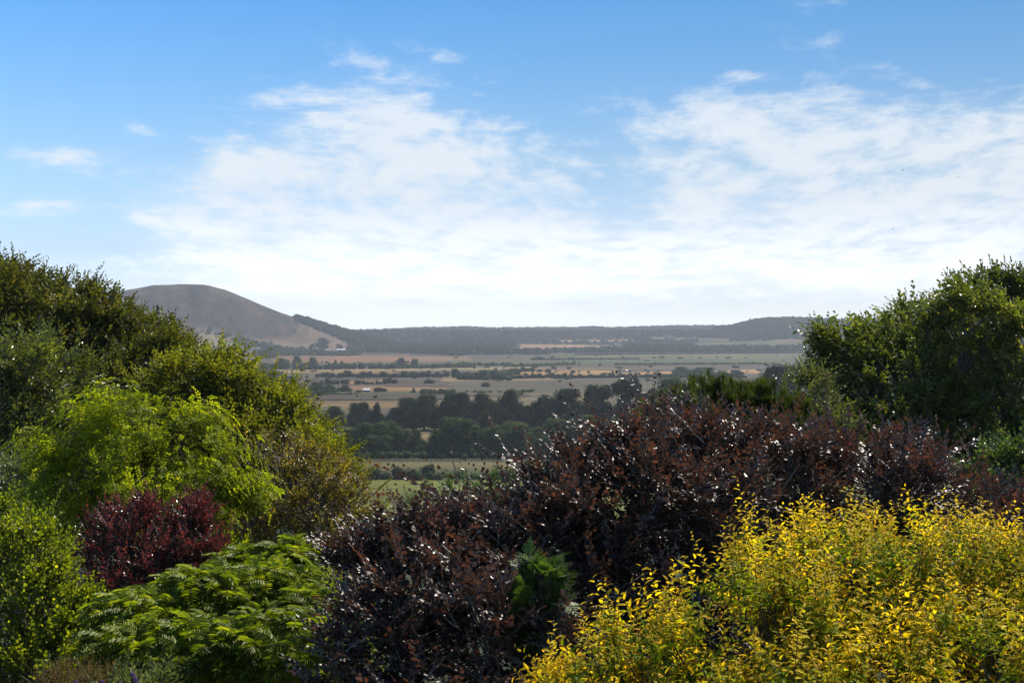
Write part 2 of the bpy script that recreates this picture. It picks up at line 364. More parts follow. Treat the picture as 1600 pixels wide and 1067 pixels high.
class Tmpl:
    def __init__(s): s.v = []; s.f = []; s.m = []; s.a = []; s.n = 0
    def put(s, v, f, mat, rnd, t):
        s.v.append(v); s.f.append(f + s.n); s.m.append(np.full(len(f), mat)); s.a.append(np.tile([[rnd, t]], (len(v), 1))); s.n += len(v)
    def leaf(s, geo, p, d, nrm, size, rnd, t, mat=0):
        v, f = geo
        d = norm(np.asarray(d, float)); y = norm(np.cross(nrm, d)); z = np.cross(d, y)
        s.put(np.asarray(p) + size * (v[:, :1] * d + v[:, 1:2] * y + v[:, 2:] * z), f, mat, rnd, t)
    def stem(s, pts, r0, r1, t=0.):
        pts = np.asarray(pts, float)
        for i in range(len(pts) - 1):
            a, b = pts[i], pts[i + 1]; ra = r0 + (r1 - r0) * i / (len(pts) - 1); rb = r0 + (r1 - r0) * (i + 1) / (len(pts) - 1)
            d = norm(b - a); x = norm(np.cross(d, [.3, 1, .2])); y = np.cross(d, x)
            ring = [c for k in range(3) for c in (x * math.cos(k * 2.094) + y * math.sin(k * 2.094),)]
            v = np.array([a + ra * c for c in ring] + [b + rb * c for c in ring])
            f = np.array([(0, 1, 4), (0, 4, 3), (1, 2, 5), (1, 5, 4), (2, 0, 3), (2, 3, 5)])
            s.put(v, f, 1, .5, t)
    def done(s): return np.concatenate(s.v), np.concatenate(s.f), np.concatenate(s.m), np.concatenate(s.a)
def shoot(n, L, ls, geo, ang=55, spiral=False, curve=.12, stem=.0025, rise=.15, jit=.25, side=0, taper=.6, droop=0.0, r=rng):
    """leafy shoot along +Z, spray plane XZ with normal +Y"""
    T = Tmpl()
    bx, by = r.normal(0, curve, 2) * L; by += -droop * L
    def pos(t): return np.array([bx * t * t, by * t * t, L * t])
    T.stem([pos(t) for t in np.linspace(0, 1, 4)], stem, stem * .4)
    for i in range(n):
        t = (i + .6 + r.uniform(-.3, .3)) / n; t = min(t, 1)
        p = pos(t); sgn = 1 if i % 2 else -1
        a = R(ang * (1 - .35 * t) + r.normal(0, 12))
        if i == n - 1: a = R(r.normal(0, 15))
        ph = (i * 2.4 + r.normal(0, .3)) if spiral else (0 if sgn > 0 else math.pi) + r.normal(0, .35)
        out = np.array([math.cos(ph), math.sin(ph), 0])
        d = out * math.sin(a) + np.array([0, 0, 1]) * math.cos(a) + np.array([0, rise - droop, 0])
        nr = np.array([0, 1., .0]) if not spiral else np.array([-out[0] * .8, .35 + -out[1] * .8, 1.])
        nr = nr + r.normal(0, jit, 3)
        sz = ls * r.uniform(.75, 1.15) * (1 - (1 - taper) * t ** 3)
        T.leaf(geo, p, d, nr, sz, r.uniform(), t)
    return T.done()

def scatter(templates, pos, dirs, scale, up, srnd, r, jit=.5):
    """replicate templates; returns verts, tris, matidx, attr"""
    n = len(pos); dirs = norm(dirs); V = []; T = []; MI = []; A = []; base = 0
    upv = np.asarray(up, float) + r.normal(0, jit, (n, 3))
    y = norm(upv - (upv * dirs).sum(1, keepdims=True) * dirs); x = np.cross(y, dirs)
    Rm = np.stack([x, y, dirs], 1)                                  # rows
    pick = r.integers(0, len(templates), n)
    for k, (tv, tf, tm, ta) in enumerate(templates):
        I = np.nonzero(pick == k)[0]
        if not len(I): continue
        v = np.einsum('vj,njk->nvk', tv, Rm[I]) * scale[I, None, None] + pos[I, None]
        nv = len(tv)
        f = tf[None] + (np.arange(len(I)) * nv)[:, None, None] + base
        a = np.empty((len(I), nv, 3)); a[..., 0] = np.mod(ta[None, :, 0] * .55 + srnd[I, None] * .6, 1.0) if False else np.clip(ta[None, :, 0] * .6 + r.uniform(0, 1, len(I))[:, None] * .4, 0, 1)
        a[..., 1] = ta[None, :, 1]; a[..., 2] = srnd[I, None]
        V.append(v.reshape(-1, 3)); T.append(f.reshape(-1, 3)); MI.append(np.tile(tm, len(I))); A.append(a.reshape(-1, 3)); base += len(I) * nv
    return np.concatenate(V), np.concatenate(T), np.concatenate(MI), np.concatenate(A)

def lobes_of(spec, depth=.85):
    """(px, py, Y, rpx, rpy[, depth factor]) in photo pixels -> centres and radii in metres"""
    C = []; Rr = []
    for s in spec:
        px, py, Y, rx, ry = s[:5]; k = s[5] if len(s) > 5 else depth
        C.append(P(px, py, Y)); rx = rx * Y / F; ry = ry * Y / F
        Rr.append((rx, k * (rx * ry) ** .5, ry))
    return np.array(C), np.array(Rr)

def clumps(C, Rr, r, k=9, f=.42):
    """break every lobe into a smaller core and a ring of clumps"""
    c2 = [C]; r2 = [Rr * .74]
    for c, q in zip(C, Rr):
        d = norm(r.normal(0, 1, (k, 3)) + [0, -.25, .3]); c2.append(c + q * d * r.uniform(.52, .74, (k, 1))); m = q.prod() ** (1 / 3.)
        r2.append((q * .5 + m * .5) * f * r.uniform(.65, 1.25, (k, 1)) * [1, 1, .85])
    return np.concatenate(c2), np.concatenate(r2)
def grow(spec, dens, templates, r, bough_len=.55, shoots=10, sc=(.8, 1.2), up=(0, 0, 1), upbias=.5, lean=(0, 0, 0), bump=.16, spread=55, back=.5,
         tubes=None, twig=.008, depth=.85, low=-.35, jit=.5, inner=.45, t0=.2, gaps=.0, droop=0., ground=None, flat=.0, fork=None, sub=0, spike=.07):
    """boughs springing from inside each lobe and carrying leafy shoots; returns the scatter arrays"""
    C, Rr = lobes_of(spec, depth)
    if sub: C, Rr = clumps(C, Rr, r, sub); dens /= 1.75
    Pn, Dn, Sn, On = [], [], [], []; tlen = float(np.mean([t_[0][:, 2].max() for t_ in templates]))
    sd = r.uniform(0, 100)
    for li in range(len(C)):
        c, rad = C[li], Rr[li]
        area = 4 * math.pi * ((rad[0] * rad[1]) ** 1.6 / 3 + (rad[0] * rad[2]) ** 1.6 / 3 + (rad[1] * rad[2]) ** 1.6 / 3) ** (1 / 1.6)
        nb = max(4, int(area * dens))
        d = norm(r.normal(0, 1, (nb, 3)))
        keep = (d[:, 2] > low - .2 * r.uniform(size=nb)) & ((d[:, 1] < .15) | (r.uniform(size=nb) < back) | (d[:, 2] > .55))
        d = d[keep]
        if gaps:
            g = vnoise(d[:, 0] * 2.6 + sd + li * 7, d[:, 2] * 2.6 + d[:, 1] * 1.7 + li, 3); d = d[g > gaps]
        for k in range(len(d)):
            dd = d[k]; rf = 1 + bump * (vnoise(np.array([dd[0] * 3 + li * 5 + sd]), np.array([dd[2] * 3 + dd[1] * 2 + li]), 5)[0] - .5) * 2 + r.normal(0, .05)
            E = c + rad * dd * rf
            L = bough_len * r.uniform(.7, 1.3) * (rad.prod() ** (1 / 3.)) 
            nrm = norm(dd / rad)
            out = norm(nrm + np.array([0, 0, upbias]) + np.array(lean) + r.normal(0, .22, 3))
            if flat: out = norm(out * np.array([1, 1, 1 - flat]))
            S = E - out * L - np.array([0, 0, .25 * L * upbias])
            Cc = (S + E) / 2 + np.array([0, 0, -.1 * L * upbias]) + r.normal(0, .07, 3) * L
            ns = max(2, int(shoots * r.uniform(.75, 1.25)))
            ts = np.sort(t0 + (1 - t0) * r.uniform(size=ns) ** .85); ts[-1] = 1
            tt = ts[:, None]
            p = (1 - tt) ** 2 * S + 2 * tt * (1 - tt) * Cc + tt ** 2 * E
            p[:, 2] -= droop * L * ts ** 2
            tan = norm(2 * (1 - tt) * (Cc - S) + 2 * tt * (E - Cc) + np.array([0, 0, -2 * droop * L]) * tt)
            side = norm(np.cross(tan, np.array([0, 0, 1.]) + r.normal(0, .25, 3)))
            sg = np.where(np.arange(ns) % 2, 1, -1)[:, None]
            an = np.radians(spread * r.uniform(.6, 1.2, ns))[:, None]; an[-1] = .1
            dr = tan * np.cos(an) + side * sg * np.sin(an) + r.normal(0, .18, (ns, 3)) + np.array([0, 0, .25 * upbias])
            Pn.append(p); Dn.append(dr); Sn.append(r.uniform(sc[0], sc[1], ns) * (1.0 - .25 * np.abs(ts - .6)))
            On.append(ts)
            if sub and dd[2] > .1 and r.uniform() < spike:      # a leader that outgrows its neighbours
                sd_ = norm(tan[-1] + np.array([0, 0, .3]) + r.normal(0, .15, 3)); st = tlen * .62; m_ = int(r.integers(1, 3))
                Pn.append(np.array([E + sd_ * st * (q_ + 1) for q_ in range(m_)])); Dn.append(np.tile(sd_, (m_, 1)) + r.normal(0, .12, (m_, 3))); Sn.append(np.linspace(.9, .6, m_)); On.append(np.ones(m_))
                if tubes is not None: tubes.add([E, E + sd_ * st * m_ * .5, E + sd_ * st * (m_ + .5)], [twig * .45, twig * .35, twig * .2], 3)
            if tubes is not None and r.uniform() < .8:
                q = np.linspace(0, 1, 5)[:, None]; bp = (1 - q) ** 2 * S + 2 * q * (1 - q) * Cc + q ** 2 * E; bp[:, 2] -= droop * L * q[:, 0] ** 2
                tubes.add(bp, np.linspace(twig * 1.6, twig * .4, 5), 3)
    Pn = np.concatenate(Pn); Dn = np.concatenate(Dn); Sn = np.concatenate(Sn); On = np.concatenate(On)
    # thin out what lies deep inside other lobes
    dep = np.full(len(Pn), 9.)
    for li in range(len(C)): dep = np.minimum(dep, np.linalg.norm((Pn - C[li]) / Rr[li], axis=1))
    keep = (dep > (.7 if sub else .62)) | (r.uniform(size=len(Pn)) < inner * .4)
    keep &= (dep > .4)
    if ground is not None: keep &= Pn[:, 2] > ground
    Pn, Dn, Sn, On, dep = Pn[keep], Dn[keep], Sn[keep], On[keep], dep[keep]
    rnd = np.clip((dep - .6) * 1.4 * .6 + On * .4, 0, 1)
    return scatter(templates, Pn, Dn, Sn, up, rnd, r, jit)

def limbs(tubes, base, spec, r, r0, depth=.85, fork=.35, wig=.06):
    """trunk from the base, limbs to the lobes"""
    C, Rr = lobes_of(spec, depth)
    base = np.asarray(base, float); top = C[:, 2].max()
    mid = np.array([C[:, 0].mean() * .5 + base[0] * .5, C[:, 1].mean() * .5 + base[1] * .5, base[2] + fork * (top - base[2])])
    n = 7; q = np.linspace(0, 1, n)[:, None]
    pts = base + (mid - base) * q + r.normal(0, wig, (n, 3)) * (mid[2] - base[2]) * .3 * q * (1 - q) * 4
    pts[0] = base - np.array([0, 0, .3])
    tubes.add(pts, r0 * np.concatenate([[1.5, 1.1], np.linspace(1, .8, n - 2)]), 9)
    for c, rad in zip(C, Rr):
        S = pts[-1] + r.normal(0, .02, 3); E = c + np.array([0, 0, rad[2] * .35]); L = np.linalg.norm(E - S)
        K = S + (E - S) * .45 + np.array([0, 0, .18 * L]) + r.normal(0, .06, 3) * L
        q = np.linspace(0, 1, 8)[:, None]; bp = (1 - q) ** 2 * S + 2 * q * (1 - q) * K + q ** 2 * E + r.normal(0, .012, (8, 3)) * L * np.sin(q * 3.1)
        tubes.add(bp, r0 * np.linspace(.6, .13, 8), 6)
        for _ in range(7):
            d = norm(r.normal(0, 1, 3) + np.array([0, 0, .5])); i = r.integers(3, 7); E2 = c + rad * d * .8; S2 = bp[i]
            K2 = (S2 + E2) / 2 + r.normal(0, .08, 3) * np.linalg.norm(E2 - S2); q2 = np.linspace(0, 1, 6)[:, None]
            tubes.add((1 - q2) ** 2 * S2 + 2 * q2 * (1 - q2) * K2 + q2 ** 2 * E2, r0 * np.linspace(.22, .05, 6), 4)
def plant(name, label, cat, base, arrs, leafm, barkm, tubes=None, group=None, crown='crown', trunk='trunk'):
    root = empty(name, tuple(base)); tag(root, label, cat, group)
    v = []; f = []; mi = []; a = []; n = 0
    for A in arrs:
        v.append(A[0]); f.append(A[1] + n); mi.append(A[2]); a.append(A[3]); n += len(A[0])
    mesh_obj(crown, np.concatenate(v), np.concatenate(f), [leafm, barkm], root, matidx=np.concatenate(mi), attrs={'leafv': np.concatenate(a)})
    if tubes: tubes.build(trunk, barkm, root)
    print(name, sum(len(x) for x in f) // 1000, 'k tris')
    return root
def base_at(px, Y):
    x = (px - 800) / F * Y; return np.array([x, Y, float(terrain(np.array([x]), np.array([float(Y)]))[0])])

hexl = leaf_geo('hex', .16, .12, .66); rh = leaf_geo('rhomb', .15, .05, .62); longl = leaf_geo('curve', .12, .42, .42)
def G(seed): return np.random.default_rng(seed)

# ---- yellow leaved tree in the right foreground
def yellow_tree():
    r = G(1); geo = [leaf_geo('curve', .13, c, .4) for c in (.2, .4, .6)]
    def sh(n, L, r): 
        T = Tmpl(); bx, by = r.normal(0, .1, 2) * L
        pos = lambda t: np.array([bx * t * t, by * t * t, L * t])
        T.stem([pos(t) for t in np.linspace(0, 1, 4)], .0028, .0012)
        for i in range(n):
            t = (i + .5) / n; ph = i * 2.4 + r.normal(0, .4); out = np.array([math.cos(ph), math.sin(ph), 0])
            d = out * .95 + np.array([0, 0, .45 + .5 * t]); T.leaf(geo[r.integers(3)], pos(t), d, np.array([0, 0, 1.]) - out * .3 + r.normal(0, .2, 3), .067 * r.uniform(.7, 1.15) * (1 - .35 * t ** 4), r.uniform(), t)
        return T.done()
    tm = [sh(int(n), L, r) for n, L in ((11, .3), (13, .36), (9, .24), (15, .42), (12, .3), (10, .3))]
    tall = [sh(24, .75, r), sh(20, .65, r), sh(22, .7, r)]
    spec = [(1180, 1024, 9, 190, 130), (1000, 1074, 8.6, 130, 90), (1330, 944, 9.6, 150, 105), (1490, 944, 9.8, 160, 105), (1620, 1004, 9.6, 130, 140), (1290, 914, 10.2, 130, 70), (1440, 894, 10.6, 170, 70),
            (1560, 1094, 8.4, 170, 130), (1350, 1124, 8.4, 190, 100), (1150, 1134, 8.2, 190, 80), (920, 1124, 8.4, 70, 50), (1200, 914, 10, 60, 60), (1740, 1054, 9.4, 150, 180), (1450, 1274, 8.8, 330, 160)]
    tb = Tubes()
    A = grow(spec, 27, tm, r, bough_len=.9, shoots=10, upbias=.8, spread=42, bump=.35, tubes=tb, twig=.006, low=-.5, inner=.6, gaps=.22, t0=.15, lean=(-.25, 0, 0))
    # tall leaders breaking out of the top
    pts = []; dr = []
    for px, py, Y in ((1160, 770, 9.4), (1172, 800, 9.4), (1218, 790, 9.6), (1228, 810, 9.5), (1150, 860, 9.3), (1240, 830, 9.7), (1180, 850, 9.6), (1135, 830, 9.2), (1390, 800, 10.3), (1480, 795, 10.5), (1470, 815, 10.5), (1560, 825, 10.2), (1050, 890, 9), (1065, 920, 9), (1000, 900, 8.9),
                      (1110, 900, 9), (960, 960, 8.6), (1330, 815, 10.2), (1360, 830, 10.3), (1430, 820, 10.4), (1520, 830, 10.3), (1600, 860, 10), (1280, 830, 10), (905, 1010, 8.5), (860, 1050, 8.4), (940, 990, 8.5), (1025, 930, 8.9), (1510, 800, 10.4), (1300, 845, 10), (1250, 860, 9.8)):
        pts.append(P(px, py, Y)); dr.append((r.normal(-.12, .15), r.normal(0, .15), 1))
    pts = np.array(pts); dr = norm(np.array(dr)); sc = r.uniform(.6, 1.05, len(pts))
    pts = pts - dr * .62 * sc[:, None]
    for p, d in zip(pts, dr): tb.add([p - d * .8 + [0.05, 0.1, 0], p - d * .4, p], [.008, .006, .003], 3)
    B = scatter(tall, pts, dr, sc, (0, -1, .3), r.uniform(.8, 1, len(pts)), r)
    b = base_at(1380, 9.6); limbs(tb, b, spec[:7], r, .09, fork=.3)
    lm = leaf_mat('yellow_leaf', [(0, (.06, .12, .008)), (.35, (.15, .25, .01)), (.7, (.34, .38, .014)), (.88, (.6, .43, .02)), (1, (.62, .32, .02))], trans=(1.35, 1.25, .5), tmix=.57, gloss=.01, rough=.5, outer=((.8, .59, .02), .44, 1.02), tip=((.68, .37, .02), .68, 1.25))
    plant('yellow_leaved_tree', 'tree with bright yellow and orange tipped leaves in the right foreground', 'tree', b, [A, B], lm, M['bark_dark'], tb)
# ---- copper beech
def copper_beech():
    r = G(2); geo = leaf_geo('hex', .1, .1, .7)
    tm = [shoot(n + 3, L, .061, geo, 58, r=r, stem=.003, curve=.12, rise=.05) for n, L in ((8, .34), (9, .4), (7, .3), (10, .42), (8, .36))]
    tall = [shoot(n, L, .07, geo, 48, r=r, stem=.0035, curve=.16, rise=.1) for n, L in ((14, .95), (12, .85), (15, 1.05))]
    spec = [(1000, 810, 13, 180, 115), (1150, 780, 14, 190, 115), (1320, 805, 14.5, 190, 105), (1480, 835, 15, 170, 95), (1620, 865, 15, 130, 85), (880, 855, 12.5, 150, 98), (760, 895, 12, 120, 88), (690, 930, 11.5, 120, 110),
            (1110, 700, 14.5, 90, 42), (1240, 712, 15, 120, 45), (990, 715, 13.5, 65, 45), (620, 1010, 11, 110, 90), (780, 1010, 11, 150, 110), (930, 950, 12, 150, 120), (570, 880, 12, 45, 45), (640, 850, 12, 60, 50), (1380, 730, 15, 110, 40),
            (700, 1100, 10.6, 180, 90), (560, 1050, 10.8, 90, 70), (860, 1060, 10.8, 150, 90), (640, 940, 11.6, 90, 80), (1750, 880, 15, 160, 120), (1100, 950, 13, 250, 140), (700, 838, 12.3, 70, 36), (790, 815, 12.5, 65, 38), (865, 775, 12.8, 65, 38), (935, 732, 13, 50, 34), (1000, 700, 13.3, 45, 32), (620, 860, 12, 45, 34), (1060, 690, 13.8, 60, 40)]
    tb = Tubes()
    A = grow(spec, 22, tm, r, bough_len=.65, shoots=12, spike=.03, upbias=.55, lean=(-.35, -.1, 0), spread=55, bump=.22, tubes=tb, twig=.007, low=-.6, inner=.35, gaps=.12, jit=.4, sub=6)
    pts = []; dr = []; sc = []
    tips = [(950, 562, 13, -.9), (1010, 600, 13.3, -.6), (1040, 625, 13.5, -.3), (985, 600, 13.2, -.5), (925, 640, 13, -.8), (870, 645, 12.8, -1), (905, 620, 13, -.9), (960, 610, 13.2, -.7), (1000, 640, 13.3, -.3), (755, 680, 12.3, -.7),
            (835, 680, 12.6, -.5), (800, 700, 12.4, -.4), (725, 672, 12.2, -1), (640, 708, 12, -1), (665, 735, 12, -.8), (635, 740, 12, -1), (700, 715, 12.1, -.6), (765, 705, 12.3, -.5), (880, 690, 12.8, -.4), (925, 665, 13, -.5), (1060, 640, 13.6, 0),
            (1045, 605, 13.5, .5), (1080, 640, 13.8, .2), (1290, 590, 15, .05), (1296, 640, 15, 0), (1420, 690, 15, .4), (1465, 700, 15.2, .3), (1530, 705, 15.4, .5), (1545, 690, 15.4, .4), (1480, 740, 15.2, .6), (1180, 640, 14.5, .1), (1210, 650, 14.6, -.2),
            (610, 770, 11.8, -.9), (600, 790, 11.8, -.5), (625, 760, 11.8, -.4), (560, 800, 11.6, -.9), (520, 850, 11.6, -.8), (540, 870, 11.6, -.9), (500, 1000, 11, -.8), (1350, 690, 15, 0), (1310, 670, 15, .3), (690, 760, 12, -.7), (740, 740, 12.2, -.3),
            (590, 700, 12, -.9), (850, 720, 12.6, -.2), (910, 700, 13, -.3), (1100, 640, 14, 0), (1250, 660, 15, -.2), (1130, 630, 14.3, -.1), (1390, 700, 15.2, .1), (660, 770, 12, -.5), (680, 750, 12, -.8), (715, 750, 12.1, -.2), (730, 770, 12.1, -.9), (755, 740, 12.3, 0), (780, 760, 12.3, -.6), (800, 735, 12.5, -.2), (820, 750, 12.5, -.8), (845, 745, 12.7, .1), (870, 725, 12.8, -.7), (890, 715, 12.9, 0), (930, 690, 13, -.9), (950, 680, 13.1, -.2), (970, 660, 13.2, -.6), (1020, 650, 13.4, .2), (620, 800, 11.9, -.3), (650, 800, 11.9, -.9), (575, 830, 11.8, -.6), (840, 770, 12.5, -.5), (700, 790, 12.1, 0), (760, 790, 12.2, -.7), (990, 670, 13.3, -.8), (1580, 740, 15.4, .3), (490, 960, 11.3, -1)]
    for px, py, Y, lx in tips:
        for q in range(2):
            d = norm(np.array([lx + r.normal(0, .12), r.normal(-.1, .2), .75])); s = r.uniform(.6, 1.0) * (1 if q == 0 else .75)
            e = P(px + (q * r.normal(0, 22)), py + q * abs(r.normal(0, 18)), Y); p = e - d * .95 * s
            pts.append(p); dr.append(d); sc.append(s)
            tb.add([p - d * .35 - [0, 0, .06], p, p + d * .05], [.005, .0035, .003], 3)
            if q == 0:
                for z in range(2):
                    u = r.uniform(.2, .7); d2 = norm(d + norm(r.normal(0, 1, 3)) * .7); pts.append(p - d * .6 * u); dr.append(d2); sc.append(s * .5)
    B = scatter(tall, np.array(pts), np.array(dr), np.array(sc), (.3, -.9, .35), r.uniform(.7, 1, len(pts)), r, .9)
    b = base_at(1080, 14); limbs(tb, b, spec[:10], r, .17, fork=.25)
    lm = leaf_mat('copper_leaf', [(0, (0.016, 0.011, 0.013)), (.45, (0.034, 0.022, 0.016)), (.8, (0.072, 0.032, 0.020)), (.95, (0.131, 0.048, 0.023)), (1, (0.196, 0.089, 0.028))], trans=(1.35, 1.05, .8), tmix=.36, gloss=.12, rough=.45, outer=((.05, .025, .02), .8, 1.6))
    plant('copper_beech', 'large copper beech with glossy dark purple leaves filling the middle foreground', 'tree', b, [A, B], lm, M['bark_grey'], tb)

# ---- generic small leaved broadleaf
def broadleaf(name, label, spec, lm, bark, seed, dens, ls=.06, lw=.62, basepx=None, baseY=None, r0=.2, group=None, L=.42, n=9, kind='hex', upbias=.5, lean=(0, 0, 0), shoots=11, spread=52, bough=.5, bump=.25, gaps=.14, jit=.5,
              extra=None, spiral=False, cat='tree', droop=0., spike=.07, tipL=None, back=.35, low=-.35, geo=None, twig=.009, flat=0., inner=.35, sc=(.8, 1.25), crown='crown', trunk='trunk', fork=.35, rise=.1, curve=.14, depth=.85, xtra=None, sub=9):
    r = G(seed); geo = geo or leaf_geo(kind, .14, .12, lw)
    tm = [shoot(n + k, L * q, ls, geo, 55, r=r, stem=.004, spiral=spiral, curve=curve, rise=rise) for k, q in ((-1, .85), (0, 1.), (1, 1.1), (-2, .75), (2, 1.2))]
    tb = Tubes()
    arrs = [grow(spec, dens, tm, r, bough_len=bough, shoots=shoots, upbias=upbias, lean=lean, spread=spread, bump=bump, tubes=tb, twig=twig, gaps=gaps, jit=jit, droop=droop, back=back, low=low, flat=flat, inner=inner, sc=sc, depth=depth, sub=sub, spike=spike)]
    if extra:   # longer shoots that break the outline: (px, py, Y, lean x, length)
        tl = [shoot(int(n * 3.4), L * 2.1, ls * .95, geo, 45, r=r, stem=.005, spiral=spiral, curve=.12, rise=.1) for _ in range(3)]
        pts = []; dr = []; sc2 = []
        for px, py, Y, lx, ln in extra:
            for q in range(5):
                d = norm(np.array([lx + r.normal(0, .2), r.normal(0, .2), 1.])); s = .62 * ln * r.uniform(.6, 1.) / (L * 2.1)
                e = P(px + q * r.normal(0, 9), py + q * abs(r.normal(0, 9)), Y); p = e - d * L * 2.1 * s; pts.append(p); dr.append(d); sc2.append(s)
                tb.add([p - d * L * 2.5, p - d * L, p], [.015, .01, .006], 3)
        arrs.append(scatter(tl, np.array(pts), np.array(dr), np.array(sc2), (0, -.6, .8), r.uniform(.7, 1, len(pts)), r))
    if xtra: arrs += xtra(r, spec)
    c = spec[0]; b = base_at(basepx if basepx is not None else c[0], baseY if baseY is not None else c[2])
    limbs(tb, b, spec[:14], r, r0, fork=fork)
    return plant(name, label, cat, b, arrs, lm, bark, tb, group, crown, trunk)

def left_hornbeam():
    spec = [(60, 556, 42, 150, 120), (-60, 516, 42, 140, 110), (30, 466, 43, 75, 42), (110, 486, 43, 75, 45), (170, 536, 42, 90, 60), (240, 586, 41, 90, 65), (300, 626, 40, 80, 60), (265, 561, 41, 50, 34), (300, 591, 41, 50, 34), (215, 526, 42, 55, 34), (190, 636, 40, 130, 90), (50, 656, 41, 150, 100),
            (-10, 446, 44, 60, 38), (150, 508, 43, 50, 30), (225, 544, 42, 45, 28), (330, 606, 40, 45, 34), (300, 706, 39, 120, 100), (-120, 636, 41, 150, 150), (120, 776, 40, 160, 120)]
    ex = [(8, 408, 43, 0, 1.2), (30, 414, 43, .1, 1), (52, 418, 43, .1, 1.1), (90, 441, 43, .2, 1.1), (115, 446, 43, .2, 1.4), (128, 450, 43, .3, 1.2), (172, 478, 43, .2, 1), (195, 486, 42, .3, 1.4), (222, 508, 42, .3, 1), (268, 536, 41, .5, 1.6), (284, 521, 41, .3, 1.6), (255, 546, 41, .2, 1),
          (310, 561, 40, .4, 1.2), (345, 568, 40, .6, 1.3), (328, 576, 40, .3, 1), (60, 428, 43, .3, 1), (150, 464, 43, .3, 1), (210, 496, 42, .3, 1), (240, 521, 42, .1, 1)]
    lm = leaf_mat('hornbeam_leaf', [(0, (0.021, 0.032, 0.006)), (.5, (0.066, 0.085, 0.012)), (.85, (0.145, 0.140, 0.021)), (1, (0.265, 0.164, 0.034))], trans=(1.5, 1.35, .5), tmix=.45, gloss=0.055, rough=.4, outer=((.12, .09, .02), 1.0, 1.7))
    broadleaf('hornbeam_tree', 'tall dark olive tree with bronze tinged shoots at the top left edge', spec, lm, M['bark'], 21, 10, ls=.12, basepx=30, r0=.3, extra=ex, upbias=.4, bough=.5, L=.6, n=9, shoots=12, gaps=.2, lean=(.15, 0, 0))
def slope_hornbeam():
    spec = [(400, 656, 34, 85, 65), (340, 646, 34, 80, 60), (440, 696, 33, 80, 60), (370, 726, 33, 110, 80), (300, 606, 35, 70, 55), (480, 746, 32, 70, 60), (385, 611, 34, 45, 34), (345, 586, 34.5, 50, 38), (430, 641, 34, 45, 36), (510, 726, 32, 45, 36), (420, 806, 32, 130, 80), (355, 581, 35, 38, 26), (455, 656, 33, 35, 25)]
    ex = [(363, 566, 35, .5, 1.4), (370, 581, 35, .3, 1), (412, 608, 34, .3, 1.), (455, 628, 33, .4, 1.6), (445, 641, 33, .5, 1.2), (395, 591, 34, .3, 1), (425, 624, 34, .4, .9), (530, 686, 32, 1.2, 1.0), (515, 696, 32, .8, 1), (500, 678, 32, .5, .8), (540, 726, 31.5, 1, 1), (585, 718, 31, 1.6, 1.1), (560, 728, 31, 1.4, 1), (345, 551, 35, .2, 1), (480, 666, 33, .5, .9)]
    lm = leaf_mat('slope_hornbeam_leaf', [(0, (0.047, 0.064, 0.006)), (.5, (0.144, 0.168, 0.014)), (.85, (0.302, 0.298, 0.023)), (1, (0.505, 0.325, 0.031))], trans=(1.5, 1.4, .4), tmix=.48, gloss=0.044, rough=.4)
    broadleaf('hornbeam_tree', 'yellow green small leaved tree sloping down to the valley beside the tall dark olive tree', spec, lm, M['bark'], 22, 14, ls=.095, basepx=390, r0=.22, extra=ex, upbias=.4, bough=.5, L=.55, n=9, shoots=12, gaps=.17, lean=(.25, 0, 0))
def windswept_left():
    spec = [(70, 600, 30, 95, 55), (0, 650, 30, 110, 60), (110, 650, 30, 80, 45), (40, 700, 29, 110, 50), (150, 700, 29, 70, 50), (-60, 580, 31, 90, 60), (-40, 760, 29, 120, 60), (60, 760, 29, 90, 45)]
    lm = leaf_mat('windswept_leaf', [(0, (0.032, 0.043, 0.009)), (.5, (0.089, 0.110, 0.020)), (.85, (0.204, 0.218, 0.040)), (1, (0.421, 0.371, 0.111))], trans=(1.4, 1.4, .5), tmix=.4, gloss=0.088, rough=.35)
    broadleaf('windswept_tree', 'dark green tree with wind combed drooping sprays at the left edge under the olive tree', spec, lm, M['bark_grey'], 23, 15, ls=.12, lw=.5, basepx=20, r0=.2, upbias=.3, lean=(.6, 0, -.05), bough=.75, L=.7, n=10, shoots=13, spread=26, gaps=.3, droop=.12, bump=.4)
